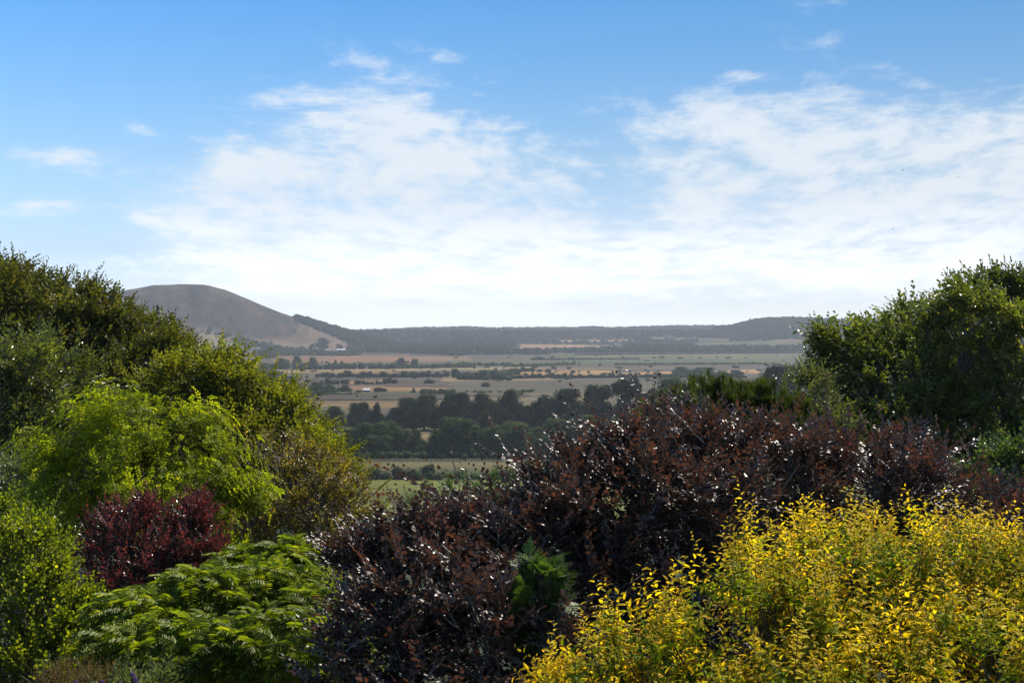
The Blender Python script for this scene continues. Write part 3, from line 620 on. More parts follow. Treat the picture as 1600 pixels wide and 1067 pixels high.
def golden_robinia():
    r = G(24); lf = leaf_geo('rhomb', .1, .05, .55)
    def frond(T, p, d, L, nl, ls, r):
        d = norm(np.asarray(d, float)); s = norm(np.cross(d, [0, 0, 1])); n = np.cross(s, d)
        pos = lambda t: p + d * L * t - np.array([0, 0, 1.]) * .35 * L * t * t
        T.stem([pos(0), pos(.5), pos(1)], .002, .001, .5)
        for i in range(nl):
            t = (i + 1) / nl
            for sg in (-1, 1): T.leaf(lf, pos(t), s * sg + d * .4 + r.normal(0, .12, 3), n + r.normal(0, .25, 3), ls * r.uniform(.8, 1.15), r.uniform(), t)
    tm = []
    for k in range(5):
        T = Tmpl(); T.stem([[0, 0, 0], [0, 0, .3], [0, 0, .55]], .005, .002)
        for i in range(8):
            ph = i * 2.4 + r.normal(0, .3); t = (i + 1) / 8; frond(T, np.array([0, 0, .55 * t]), [math.cos(ph), math.sin(ph), .55], .3 * r.uniform(.8, 1.1), 6, .062, r)
        tm.append(T.done())
    spec = [(215, 669, 24, 66, 40.5), (150, 704, 24, 70.4, 45), (270, 724, 23.5, 74.8, 45), (190, 764, 23, 96.8, 54), (330, 764, 23.5, 52.8, 49.5), (110, 774, 23.5, 66, 40.5), (230, 644, 24.4, 39.6, 27), (350, 804, 23.5, 39.6, 36), (280, 804, 23, 79.2, 40.5), (285, 676, 24, 35.2, 19.8), (140, 824, 23.2, 52.8, 45), (90, 724, 24, 35.2, 22.5), (250, 854, 24, 114.4, 54)]
    tb = Tubes()
    A = grow(spec, 3.6, tm, r, bough_len=.55, shoots=10, upbias=.6, spread=55, bump=.3, tubes=tb, twig=.01, gaps=.16, low=-.3, back=.3)
    b = base_at(165, 23.5); limbs(tb, b, spec, r, .11, fork=.45)
    lm = leaf_mat('robinia_leaf', [(0, (0.070, 0.090, 0.005)), (.4, (0.187, 0.238, 0.010)), (.8, (0.368, 0.402, 0.016)), (.95, (0.513, 0.499, 0.020)), (1, (0.600, 0.456, 0.024))], trans=(1.3, 1.3, .4), tmix=.55, gloss=.015, rough=.45)
    plant('golden_robinia', 'bright lime green feathery tree standing before the dark trees on the left', 'tree', b, [A], lm, M['bark_dark'], tb)
def hawthorn():
    def berries(r, spec):
        C, Rr = lobes_of(spec, .85); v = []; T = Tmpl()
        for k in range(11):
            p = r.normal(0, .055, 3); s = .016
            o = np.array([(1, 0, 0), (0, 1, 0), (0, 0, 1), (-1, 0, 0), (0, -1, 0), (0, 0, -1)]) * s + p
            T.put(o, np.array([(0, 1, 2), (1, 3, 2), (3, 4, 2), (4, 0, 2), (1, 0, 5), (3, 1, 5), (4, 3, 5), (0, 4, 5)]), 2, r.uniform(), 1)
        pts = []
        for c, rad in zip(C, Rr):
            d = norm(r.normal(0, 1, (40, 3)) + [0, -.6, .5]); pts.append(c + rad * d * r.uniform(.92, 1.12, (40, 1)))
        pts = np.concatenate(pts)
        return [scatter([T.done()], pts, r.normal(0, 1, pts.shape), r.uniform(.7, 1.4, len(pts)), (0, 0, 1), r.uniform(0, 1, len(pts)), r)]
    spec = [(470, 780, 26, 100, 75), (430, 720, 26.5, 60, 45), (520, 800, 25.5, 60, 60), (410, 820, 25.5, 90, 60), (500, 860, 25, 90, 60), (560, 830, 25.5, 50, 45), (490, 730, 26.5, 45, 30), (590, 880, 25, 45, 45), (440, 900, 25, 110, 60), (540, 770, 26, 35, 28), (560, 920, 24.5, 80, 50)]
    ex = [(614, 745, 26, 1.2, 1.1), (600, 775, 26, 1.4, 1.0), (580, 755, 26, 1.3, .9), (555, 742, 26, 1, .9), (520, 720, 26.3, .7, .9), (605, 800, 25.8, 1.2, .9), (590, 760, 26, 1., .8), (540, 735, 26, .8, .8), (470, 700, 26.5, .2, .8)]
    lm = leaf_mat('hawthorn_leaf', [(0, (0.054, 0.063, 0.009)), (.5, (0.166, 0.153, 0.019)), (.85, (0.375, 0.290, 0.034)), (1, (0.647, 0.389, 0.066))], trans=(1.4, 1.3, .45), tmix=.45, gloss=0.055, rough=.4)
    o = broadleaf('hawthorn_tree', 'olive green tree dotted with orange brown berries right of the lime green tree', spec, lm, M['bark_grey'], 25, 9, ls=.052, lw=.8, basepx=470, r0=.14, extra=ex, upbias=.5, bough=.55, L=.36, n=9, shoots=11, gaps=.14, xtra=berries, lean=(.2, 0, 0))
    for c in o.children:
        if c.name.startswith('crown'): c.data.materials.append(plain_mat('haw_berries', (.26, .15, .05), .5))
def crimson_plum():
    spec = [(230, 870, 19, 100, 60), (160, 870, 19, 60, 40), (300, 860, 19, 60, 38), (180, 910, 18.5, 70, 40), (250, 930, 18.3, 90, 35), (200, 825, 19.3, 45, 32), (290, 822, 19.3, 45, 25), (225, 808, 19.4, 26, 20), (305, 808, 19.4, 24, 18), (170, 835, 19.2, 30, 22), (330, 880, 19, 40, 24), (150, 950, 18.3, 50, 40)]
    ex = [(215, 785, 19.3, 0, .8), (225, 795, 19.3, .1, .6), (290, 795, 19.4, .05, .8), (322, 790, 19.5, .1, .8), (300, 805, 19.3, 0, .5), (165, 815, 19.3, -.3, .6), (125, 840, 19, -.8, .7), (110, 860, 19, -1, .7), (360, 885, 19, 1.2, .7), (345, 860, 19, .8, .6), (255, 800, 19.3, .1, .6), (110, 900, 18.8, -1.2, .6), (190, 800, 19, -.1, .6)]
    lm = leaf_mat('plum_leaf', [(0, (0.025, 0.010, 0.010)), (.5, (0.073, 0.029, 0.023)), (.85, (0.184, 0.051, 0.044)), (1, (0.358, 0.103, 0.080))], trans=(1.7, .8, .7), tmix=.45, gloss=.14, rough=.33)
    broadleaf('crimson_plum', 'crimson leaved shrub glinting in front of the lime green tree', spec, lm, M['bark_dark'], 26, 24, ls=.05, lw=.6, basepx=220, r0=.07, extra=ex, upbias=1., bough=.6, L=.3, n=9, shoots=10, gaps=.12, cat='shrub', spread=42)
def left_bush():
    spec = [(40, 880, 16, 75, 75), (-30, 860, 16.3, 70, 70), (60, 960, 15.6, 80, 80), (-10, 980, 15.4, 90, 90), (95, 1010, 15.2, 55, 45), (60, 860, 16.3, 45, 35), (40, 1060, 15, 120, 60), (120, 960, 15.6, 28, 24), (150, 980, 15.6, 40, 18), (10, 830, 16.5, 50, 40)]
    lm = leaf_mat('left_bush_leaf', [(0, (0.051, 0.070, 0.005)), (.5, (0.149, 0.190, 0.011)), (.85, (0.337, 0.370, 0.018)), (1, (0.673, 0.604, 0.024))], trans=(1.35, 1.35, .4), tmix=.5, gloss=0.033, rough=.42)
    broadleaf('garden_shrub', 'yellow green leafy bush filling the bottom left corner', spec, lm, M['bark'], 27, 28, ls=.058, lw=.75, basepx=30, r0=.06, upbias=.9, bough=.6, L=.32, n=8, shoots=9, gaps=.16, cat='shrub', low=-.6)
def grey_bush():
    spec = [(60, 740, 26, 50, 34), (30, 790, 25.5, 60, 34), (95, 800, 25, 50, 34), (60, 840, 24.5, 70, 40), (0, 760, 26, 50, 34), (110, 850, 24, 60, 40)]
    lm = leaf_mat('grey_bush_leaf', [(0, (.07, .1, .03)), (.5, (.12, .15, .05)), (1, (.24, .27, .12))], trans=(1.2, 1.3, .5), tmix=.4, gloss=0.088, rough=.35)
    broadleaf('silvery_shrub', 'pale silvery green bush between the lime green tree and the left edge', spec, lm, M['bark_grey'], 28, 18, ls=.065, lw=.6, basepx=50, r0=.08, upbias=.6, bough=.55, L=.4, n=8, shoots=9, gaps=.14, cat='shrub')
def sumac():
    r = G(29); lf = leaf_geo('curve', .1, .12, .3)
    def frond(T, p, d, L, nl, ls, r):
        d = norm(np.asarray(d, float)); s = norm(np.cross(d, [0, 0, 1])); n = np.cross(s, d); dr = r.uniform(.35, .6)
        pos = lambda t: p + d * L * t - np.array([0, 0, 1.]) * dr * L * t * t
        T.stem([pos(q) for q in (0, .35, .7, 1)], .003, .0012, .5)
        for i in range(nl):
            t = .15 + .85 * (i + 1) / nl; q = ls * (1 - .5 * abs(t - .55) ** 1.5 * 2)
            for sg in (-1, 1): T.leaf(lf, pos(t), s * sg + d * .45 + np.array([0, 0, -.28]) + r.normal(0, .07, 3), n + s * sg * .2 + r.normal(0, .12, 3), q * r.uniform(.9, 1.1), r.uniform(), t)
        T.leaf(lf, pos(1), d - [0, 0, .8], n, ls * .8, r.uniform(), 1)
    tm = []
    for k in range(4):
        T = Tmpl(); T.stem([[0, 0, -.25], [0, 0, .1]], .008, .005)
        for i in range(9):
            ph = i * 2.4 + r.normal(0, .25); e = .25 + i * .11; frond(T, np.array([0, 0, .012 * i]), [math.cos(ph), math.sin(ph), e], .37 * r.uniform(.75, 1.15), 9, .1, r)
        tm.append(T.done())
    spec = [(330, 970, 15, 110, 60), (230, 990, 14.6, 75, 45), (430, 950, 15.3, 80, 50), (500, 990, 14.8, 70, 50), (300, 1040, 14, 130, 50), (450, 1040, 14, 120, 55), (400, 900, 16.3, 55, 22), (460, 895, 16.3, 45, 26), (200, 1040, 14, 50, 40)]
    C, Rr = lobes_of(spec, .9); pts = []; dr = []; tb = Tubes(); b = base_at(350, 14.8)
    for li, (c, rad) in enumerate(zip(C, Rr)):
        n = int(110 * rad[0] * rad[2] / .35 * .38) + 18
        d = norm(r.normal(0, 1, (n, 3)) + [0, -.25, .75]); p = c + rad * d * r.uniform(.82, 1.06, (n, 1))
        dep = np.min([np.linalg.norm((p - C[k]) / Rr[k], axis=1) for k in range(len(C)) if k != li], axis=0)
        p = p[dep > .75]; d = d[dep > .75]; pts.append(p); dr.append(d * [.7, .7, .5] + [0, 0, 1.])
        for q in p[::2]: tb.add([c * .6 + b * .4 + r.normal(0, .15, 3), (c + q) / 2 - [0, 0, .15], q - [0, 0, .2], q], [.02, .016, .01, .007], 4)
    pts = np.concatenate(pts); dr = np.concatenate(dr)
    A = scatter(tm, pts, dr, r.uniform(.8, 1.15, len(pts)), (0, -1, 0), r.uniform(0, 1, len(pts)), r)
    limbs(tb, b, spec[:6], r, .05, fork=.25)
    lm = leaf_mat('sumac_leaf', [(0, (0.048, 0.070, 0.005)), (.5, (0.135, 0.181, 0.011)), (.9, (0.280, 0.318, 0.020)), (1, (0.493, 0.445, 0.034))], trans=(1.4, 1.4, .4), tmix=.5, gloss=.025, rough=.45)
    plant('sumac_shrub', 'bright green shrub with arching feather shaped fronds at the bottom left centre', 'shrub', b, [A], lm, M['bark'], tb)
def cypress():
    r = G(30)
    def frond(L, r):
        T = Tmpl(); lf = leaf_geo('rhomb', .0, .0, .5)
        pos = lambda t: np.array([0, -.3 * L * t * t, L * t])
        T.stem([pos(0), pos(.5), pos(1)], .004, .0015)
        for i in range(14):
            t = .1 + .9 * i / 14; sg = 1 if i % 2 else -1; l2 = L * .42 * (1.1 - t)
            d = norm(np.array([sg * .9, -.1, .8]) + r.normal(0, .12, 3)); p0 = pos(t)
            for k in range(6):
                u = (k + .3) / 6; q = p0 + d * l2 * u
                for s2 in (-1, 1):
                    T.leaf(lf, q, d + np.array([-d[2] * s2 * .7, -.1, d[0] * s2 * .7]) + r.normal(0, .1, 3), (0, 1, .2), l2 * .42 * (1.05 - u * .6), r.uniform(), t)
            T.leaf(lf, p0 + d * l2 * .9, d, (0, 1, 0), l2 * .3, r.uniform(), t)
        return T.done()
    tm = [frond(L, r) for L in (.3, .36, .42)]
    b = base_at(848, 11.0); top = P(842, 880, 11.0); tb = Tubes(); H = top[2] - b[2]; pts = []; dr = []; S = []
    tb.add([b - [0, 0, .3], b + [0, 0, .3 * H], b + [-.02, 0, .7 * H], top], [.08, .06, .035, .006], 7)
    for i in range(120):
        t = r.uniform(0, 1) ** .75; z = b[2] + H * (.15 + .85 * t); rad = (.6 * (1 - t) ** .8 + .05) * (.55 + .8 * float(vnoise(np.array([t * 7.]), np.array([i * .0 + t * 3]), 4)[0])); ph = r.uniform(0, 2 * math.pi)
        o = np.array([math.cos(ph), math.sin(ph), 0]); e = np.array([b[0] - .04 * t, b[1], z]) + o * rad * r.uniform(.8, 1.25); s0 = np.array([b[0], b[1], z - .12])
        tb.add([s0, (s0 + e) / 2 + [0, 0, .05], e], [.012, .007, .003], 3)
        for u in (.45, .7, .85, 1.):
            for _ in range(2):
                pts.append(s0 + (e - s0) * u + r.normal(0, .03, 3)); dr.append(o * .9 + np.array([0, 0, .75]) + r.normal(0, .4, 3)); S.append(r.uniform(.6, 1.1) * (.6 + .5 * (1 - t)))
    pts.append(top - [0, 0, .12]); dr.append(np.array([0, 0, 1.])); S.append(.6)
    A = scatter(tm, np.array(pts), np.array(dr), np.array(S), (0, 0, 1), r.uniform(0, 1, len(pts)), r, .7)
    lm = leaf_mat('cypress_leaf', [(0, (0.048, 0.090, 0.016)), (.5, (0.076, 0.132, 0.022)), (.9, (0.124, 0.180, 0.032)), (1, (0.166, 0.204, 0.036))], trans=(1.2, 1.4, .5), tmix=.3, gloss=.05, rough=.5, tip=((.11, .16, .035), .7, 1.3))
    plant('cypress_tree', 'small green cypress with lacy drooping sprays in front of the copper beech', 'tree', b, [A], lm, M['bark_dark'], tb)
def pine():
    r = G(31)
    def candle(r):
        T = Tmpl(); T.stem([[0, 0, -.1], [0, 0, .3]], .01, .006)
        for i in range(150):
            t = r.uniform(0, 1); ph = r.uniform(0, 6.28); o = np.array([math.cos(ph), math.sin(ph), 0]); d = norm(o * (1. - .5 * t) + np.array([0, 0, .25 + .5 * t])); p = np.array([0, 0, .32 * t]); s = norm(np.cross(d, [.1, .3, .9]))
            L = .14 * r.uniform(.7, 1.2); v = np.array([p - s * .006, p + s * .006, p + d * L + s * .002]); T.put(v, np.array([(0, 1, 2)]), 0, r.uniform(), t)
        return T.done()
    tm = [candle(r) for _ in range(4)]
    spec = [(1110, 660, 22, 80, 36), (1060, 672, 22, 50, 28), (1160, 652, 22, 50, 28), (1205, 648, 22, 30, 24), (1100, 642, 22.3, 40, 18), (1100, 700, 21.7, 110, 40), (1190, 680, 22, 60, 40)]
    tb = Tubes(); A = grow(spec, 19, tm, r, bough_len=.55, shoots=7, upbias=1.6, spread=30, bump=.45, tubes=tb, twig=.014, gaps=.2, back=.3, t0=.45, sc=(.8, 1.3))
    pts = np.array([P(x, y, 22) for x, y in ((1098, 592), (1112, 596), (1080, 612), (1128, 604), (1160, 598), (1172, 606), (1145, 612), (1210, 596), (1196, 612), (1222, 616), (1066, 622), (1040, 628), (1026, 640), (1090, 604), (1215, 610))])
    pts = pts - [0, 0, .35]; q = np.repeat(pts, 3, 0) + np.tile([[0, 0, 0], [.12, 0, -.22], [-.13, 0, -.4]], (len(pts), 1))
    for p in pts: tb.add([p - [0, 0, 1.], p], [.03, .012], 4)
    B = scatter(tm, q, np.tile([[0, 0, 1.]], (len(q), 1)) + r.normal(0, .15, q.shape), np.full(len(q), 1.05), (0, -1, 0), r.uniform(.5, 1, len(q)), r)
    b = base_at(1130, 22); limbs(tb, b, spec, r, .14, fork=.5)
    lm = leaf_mat('pine_needle', [(0, (0.026, 0.046, 0.008)), (.5, (0.053, 0.076, 0.011)), (1, (0.106, 0.121, 0.014))], trans=(1.3, 1.3, .4), tmix=.35, gloss=0.044, rough=.4)
    plant('pine_tree', 'green pine with upright bottle brush shoots behind the copper beech', 'tree', b, [A, B], lm, M['bark'], tb)
def right_trees():
    spec = [(1420, 612, 28, 130, 90), (1340, 602, 28, 70, 70), (1500, 592, 28, 120, 90), (1600, 632, 28, 120, 110), (1380, 552, 28.5, 70, 50), (1320, 562, 28, 38, 45), (1460, 692, 27, 160, 90), (1330, 682, 27, 80, 65), (1590, 732, 27, 120, 90), (1440, 522, 28.5, 50, 35), (1310, 632, 28, 45, 50), (1700, 652, 28, 120, 120), (1300, 542, 28, 22, 18), (1520, 512, 28, 80, 60)]
    ex = [(1302, 514, 28, -.5, .9), (1290, 527, 28, -.9, .8), (1297, 534, 28, -.8, .9), (1315, 524, 28, -.3, .9), (1352, 512, 28.5, -.2, .9), (1365, 510, 28.5, -.3, .8), (1380, 507, 28.5, 0, .7), (1290, 572, 28, -.9, .8), (1285, 557, 28, -1, .7), (1280, 602, 28, -1.1, .8), (1400, 482, 28.5, -.3, .7), (1430, 492, 28, -.2, .7)]
    lm = leaf_mat('wych_elm_leaf', [(0, (0.029, 0.043, 0.010)), (.5, (0.090, 0.115, 0.019)), (.85, (0.209, 0.222, 0.037)), (1, (0.491, 0.386, 0.125))], trans=(1.4, 1.4, .5), tmix=.42, gloss=0.083, rough=.36)
    broadleaf('windswept_tree', 'big dark green windswept tree covering the right edge of the valley view', spec, lm, M['bark_grey'], 32, 14, spike=.02, ls=.115, lw=.55, basepx=1450, r0=.26, extra=ex, upbias=.45, lean=(-.75, -.05, .1), bough=.65, L=.5, n=10, shoots=12, spread=30, gaps=.22, bump=.35, droop=.06)
    spec = [(1570, 499, 33, 90, 60), (1530, 466, 33, 38, 30), (1610, 476, 33, 55, 40), (1480, 504, 33, 60, 34), (1430, 514, 33, 45, 28), (1670, 514, 33, 80, 70), (1520, 534, 33, 100, 60)]
    ex = [(1505, 426, 33, -.5, .9), (1515, 422, 33, -.3, .8), (1530, 420, 33, -.2, .8), (1545, 419, 33, -.1, .9), (1560, 429, 33, 0, .7), (1580, 422, 33, .1, .8), (1598, 417, 33, .1, .9), (1500, 439, 33, -.8, .7), (1466, 466, 33, 0, .9), (1448, 472, 33, -.3, .7), (1425, 484, 33, -.4, .7), (1405, 488, 33, -.6, .7), (1488, 470, 33, .2, .7)]
    lm = leaf_mat('far_right_leaf', [(0, (0.020, 0.032, 0.007)), (.5, (0.062, 0.084, 0.014)), (.9, (0.149, 0.164, 0.024)), (1, (0.283, 0.249, 0.072))], trans=(1.4, 1.4, .5), tmix=.42, gloss=0.066, rough=.38)
    broadleaf('leafy_tree', 'dark tree whose tufted top rises highest against the sky at the right edge', spec, lm, M['bark_grey'], 33, 13, spike=.02, ls=.12, basepx=1570, r0=.25, extra=ex, upbias=.4, lean=(-.2, 0, 0), bough=.55, L=.55, n=9, shoots=12, gaps=.18)
    spec = [(1260, 640, 24, 40, 38), (1290, 680, 23.5, 55, 45), (1240, 680, 23.5, 45, 35), (1265, 605, 24.3, 20, 20), (1280, 730, 23, 80, 45), (1230, 720, 23, 60, 40)]
    lm = leaf_mat('pale_green_leaf', [(0, (0.027, 0.033, 0.010)), (.5, (0.082, 0.095, 0.028)), (1, (0.245, 0.233, 0.101))], trans=(1.3, 1.4, .4), tmix=.48, gloss=0.066, rough=.38)
    broadleaf('leafy_tree', 'small pale green tree between the pine and the big windswept tree', spec, lm, M['bark_grey'], 34, 20, ls=.06, basepx=1265, r0=.1, upbias=.7, bough=.55, L=.38, n=9, shoots=10, gaps=.12)
    spec = [(1570, 730, 19, 60, 32), (1620, 720, 19, 60, 45), (1520, 760, 19, 60, 30), (1600, 780, 18.5, 90, 40)]
    lm = leaf_mat('ivy_leaf', [(0, (0.024, 0.039, 0.009)), (.5, (0.072, 0.112, 0.024)), (1, (0.196, 0.243, 0.062))], trans=(1.2, 1.4, .4), tmix=.3, gloss=0.088, rough=.35)
    broadleaf('ivy_bush', 'dark ivy like bush at the right edge above the copper beech', spec, lm, M['bark'], 35, 25, ls=.065, lw=.9, basepx=1580, r0=.06, upbias=.4, bough=.5, L=.3, n=7, shoots=8, cat='shrub')
def small_things():
    spec = [(670, 800, 19, 40, 38), (720, 780, 19, 55, 34), (790, 770, 19, 60, 32), (840, 775, 19, 50, 34), (700, 850, 18.5, 80, 45), (800, 830, 18.5, 90, 45), (880, 790, 19, 50, 34)]
    lm = leaf_mat('round_pine_leaf', [(0, (.04, .075, .022)), (.5, (.07, .12, .03)), (1, (.13, .18, .045))], trans=(1.2, 1.3, .4), tmix=.4, gloss=.05, rough=.45)
    broadleaf('holly_bush', 'rounded mid green bush half hidden by the left end of the copper beech', spec, lm, M['bark'], 36, 14, ls=.06, lw=.34, basepx=740, r0=.07, upbias=.8, bough=.5, L=.22, n=11, shoots=9, cat='shrub', kind='rhomb', spiral=True)
    # feathery brown shrub
    spec = [(130, 1060, 13, 55, 26), (180, 1075, 12.8, 40, 24), (90, 1080, 12.8, 45, 24), (140, 1110, 12.5, 80, 40)]
    lm = leaf_mat('feathery_leaf', [(0, (.13, .11, .03)), (.5, (.22, .16, .05)), (1, (.34, .22, .08))], trans=(1.3, 1.2, .5), tmix=.4, gloss=.03)
    broadleaf('feathery_shrub', 'golden brown feathery shrub at the bottom edge left of the purple flower', spec, lm, M['bark'], 37, 90, ls=.03, lw=.2, basepx=140, r0=.02, upbias=1., bough=.6, L=.16, n=16, shoots=8, cat='shrub', kind='rhomb', spiral=True, twig=.003, gaps=0., bump=.15)
    # buddleia with purple spikes
    spec = [(215, 1090, 12.5, 34, 26), (170, 1100, 12.5, 40, 26), (250, 1100, 12.5, 30, 24)]
    lm = leaf_mat('buddleia_leaf', [(0, (.06, .09, .03)), (.5, (.1, .14, .05)), (1, (.26, .27, .1))], trans=(1.3, 1.3, .5), tmix=.4, gloss=.05)
    o = broadleaf('buddleia_bush', 'buddleia with small purple flower spikes at the bottom edge beside the feathery brown shrub', spec, lm, M['bark'], 38, 40, ls=.08, lw=.26, basepx=210, r0=.02, upbias=1., bough=.6, L=.25, n=8, shoots=6, cat='shrub')
    fm = leaf_mat('buddleia_flower', [(0, (.12, .06, .2)), (1, (.32, .2, .42))], trans=(1, 1, 1), tmix=.3, gloss=.02); r = G(39)
    for e, s, Ls in ((P(206, 1050, 12.2), P(219, 1075, 12.2), 1), (P(118, 1064, 12), P(124, 1080, 12), .7), (P(160, 1063, 12), P(158, 1080, 12), .7)):
        T = Tmpl(); lf = leaf_geo('rhomb', .2, 0, .7); d = norm(e - s); L = np.linalg.norm(e - s)
        for i in range(260):
            t = r.uniform(0, 1); ra = .028 * Ls * (1.1 - t) ; o2 = norm(r.normal(0, 1, 3)); T.leaf(lf, s + d * L * t + o2 * ra * .6, o2, r.normal(0, 1, 3), .016, r.uniform(), t)
        T.stem([s - d * .2, s, e], .004, .002)
        v, f, mi, a = T.done(); mesh_obj('flower_spike', v, f, [fm, M['bark']], o, matidx=mi, attrs={'leafv': np.c_[a, a[:, :1]]})
for fn in (yellow_tree, copper_beech, left_hornbeam, slope_hornbeam, windswept_left, golden_robinia, hawthorn, crimson_plum, left_bush, grey_bush, sumac, cypress, pine, right_trees, small_things): fn()

# ------------------------------------------------------------------ the valley
def clump_mat(name, c1, c2, c3):
    m, t = material(name)
    a = t.add('ShaderNodeAttribute', attribute_name='leafv').outputs['Vector']
    sp = t.add('ShaderNodeSeparateXYZ', {0: a})
    oi = t.add('ShaderNodeObjectInfo').outputs['Random']
    v = t.m('ADD', t.m('MULTIPLY', sp.outputs[0], .75), t.m('MULTIPLY', oi, .25))
    c = t.ramp(v, [(0, c1), (.55, c2), (1, c3)])
    d = t.add('ShaderNodeBsdfDiffuse', {0: c}); tr = t.add('ShaderNodeBsdfTranslucent', {0: c})
    mx = t.add('ShaderNodeMixShader', {0: .42, 1: d.outputs[0], 2: tr.outputs[0]})
    t.add('ShaderNodeOutputMaterial', {0: mx.outputs[0]}); return m
M['dark'] = clump_mat('dark_crown', (.022, .032, .02), (.048, .062, .032), (.1, .115, .05))
M['mid'] = clump_mat('mid_crown', (.03, .05, .02), (.085, .115, .042), (.17, .2, .07))
M['pale'] = clump_mat('pale_crown', (.04, .055, .02), (.07, .09, .032), (.11, .125, .045))
M['rust'] = clump_mat('rust_crown', (.05, .04, .02), (.09, .07, .03), (.13, .09, .04))
M['blue'] = clump_mat('cypress_crown', (0.018, 0.027, 0.021), (0.033, 0.045, 0.033), (0.060, 0.072, 0.045))
def crown_arrays(lobes, n, size, r, lf, flat=0.):
    C = np.array([l[:3] for l in lobes]); Rr = np.array([l[3:6] for l in lobes]); V = []; Fc = []; A = []; base = 0
    for i in range(len(C)):
        d = norm(r.normal(0, 1, (n, 3))); d[:, 2] = np.where(d[:, 2] < -.5, -d[:, 2], d[:, 2])
        q = 1 + .28 * (vnoise(d[:, 0] * 3.2 + i * 3, d[:, 2] * 3.2 + d[:, 1] * 2.5, i) - .5) * 2 + r.normal(0, .13, n)
        p = C[i] + Rr[i] * d * q[:, None]
        nr = norm(d / Rr[i] + r.normal(0, .55, (n, 3))); 
        if flat: nr = norm(nr * [1 - flat, 1 - flat, 1] + [0, 0, flat])
        a = norm(np.cross(nr, r.normal(0, 1, (n, 3)))); b = np.cross(nr, a); s = size * r.uniform(.6, 1.3, (n, 1))
        v = np.stack([p - a * s * .6, p - b * s * .4 + nr * s * .1, p + a * s * .6, p + b * s * .4 + nr * s * .1], 1)
        V.append(v.reshape(-1, 3)); k = np.arange(n)[:, None] * 4 + base
        Fc.append(np.concatenate([k + [[0, 1, 2]], k + [[0, 2, 3]]])); base += 4 * n
        A.append(np.repeat(np.c_[np.clip(r.uniform(0, 1, n) * .6 + .4 * r.uniform(), 0, 1), np.zeros(n), np.full(n, .5)], 4, 0))
    return np.concatenate(V), np.concatenate(Fc), np.concatenate(A)
def core_arrays(lobes, V, Fc, A, k=.74):
    """a lumpy solid inside the leaves so that the crown does not read as a veil"""
    for l in lobes:
        th = np.linspace(0, 2 * math.pi, 8, endpoint=False); ph = np.linspace(.15, math.pi - .3, 5)
        g = np.array([[(math.sin(p) * math.cos(t), math.sin(p) * math.sin(t), math.cos(p)) for t in th] for p in ph]).reshape(-1, 3)
        v = np.array(l[:3]) + np.array(l[3:6]) * g * k * (1 + .2 * (vnoise(g[:, 0] * 2 + l[0], g[:, 2] * 2 + l[1], 3) - .5))[:, None]
        f = []
        for i in range(4):
            for j in range(8):
                a, b, c, d = i * 8 + j, i * 8 + (j + 1) % 8, (i + 1) * 8 + (j + 1) % 8, (i + 1) * 8 + j; f += [(a, c, b), (a, d, c)]
        f += [(0, j, j + 1) for j in range(1, 7)]
        Fc = np.concatenate([Fc, np.array(f) + len(V)]); V = np.concatenate([V, v]); A = np.concatenate([A, np.tile([[.1, 0, .5]], (len(v), 1))])
    return V, Fc, A
PROTO = {}
def make_tree_proto(kind, seed):
    """unit tree: height 1, crown width about 1; crown and trunk meshes"""
    r = G(seed); lob = []
    if kind == 'round':
        lob = [(0, 0, .52, .38, .38, .4)] + [(.34 * math.cos(a), .34 * math.sin(a), r.uniform(.3, .62), .2, .2, .19) for a in np.linspace(0, 6.28, 8)[:-1] + r.uniform(0, 1)] + [(r.normal(0, .14), r.normal(0, .14), .8, .19, .19, .17) for _ in range(4)]
    elif kind == 'spread':
        lob = [(0, 0, .5, .42, .36, .34)] + [(r.uniform(-.4, .4), r.uniform(-.3, .3), r.uniform(.28, .72), r.uniform(.14, .24), .2, r.uniform(.13, .2)) for _ in range(12)] + [(r.uniform(-.2, .2), 0, .84, .16, .16, .13) for _ in range(2)]
    elif kind == 'point':
        lob = [(0, 0, .4, .34, .34, .36), (0, 0, .62, .25, .25, .28), (.04, 0, .8, .15, .15, .2)] + [(.26 * math.cos(a), .26 * math.sin(a), r.uniform(.2, .5), .15, .15, .16) for a in np.linspace(0, 6.28, 7)[:-1]]
    else:
        lob = [(r.uniform(-.36, .36), r.uniform(-.25, .25), r.uniform(.6, .88), r.uniform(.2, .3), .22, r.uniform(.06, .1)) for _ in range(12)] + [(0, 0, .36, .4, .34, .4)] + [(r.uniform(-.32, .32), r.uniform(-.2, .2), r.uniform(.14, .4), .2, .18, .17) for _ in range(7)]
    if kind != 'flat': lob += [(.28 * math.cos(a), .28 * math.sin(a), r.uniform(.14, .24), .2, .2, .17) for a in np.linspace(0, 6.28, 7)[:-1] + .4]
    V, Fc, A = crown_arrays(lob, 330, .05, r, None, .5 if kind == 'flat' else 0.)
    V, Fc, A = core_arrays(lob, V, Fc, A)
    V[:, 2] = np.maximum(V[:, 2], .015)
    tb = Tubes(); tb.add([[0, 0, -.03], [0, 0, .12], [.01, 0, .35], [0, .01, .6]], [.04, .028, .022, .01], 7)
    for a in np.linspace(0, 6.28, 5)[:-1]: tb.add([[0, 0, .3], [.12 * math.cos(a), .12 * math.sin(a), .45], [.26 * math.cos(a), .26 * math.sin(a), .6]], [.016, .01, .004], 5)
    return (V, Fc, A), tb
def tree_proto(kind, seed, mat):
    k = (kind, seed, mat)
    if k not in PROTO:
        (V, Fc, A), tb = make_tree_proto(kind, seed)
        root = empty('valley_tree', (0, 0, 0))
        c = mesh_obj('crown', V, Fc, M[mat], root, attrs={'leafv': A}); t = tb.build('trunk', M['far_bark'], root)
        PROTO[k] = [root, False]
    return PROTO[k]
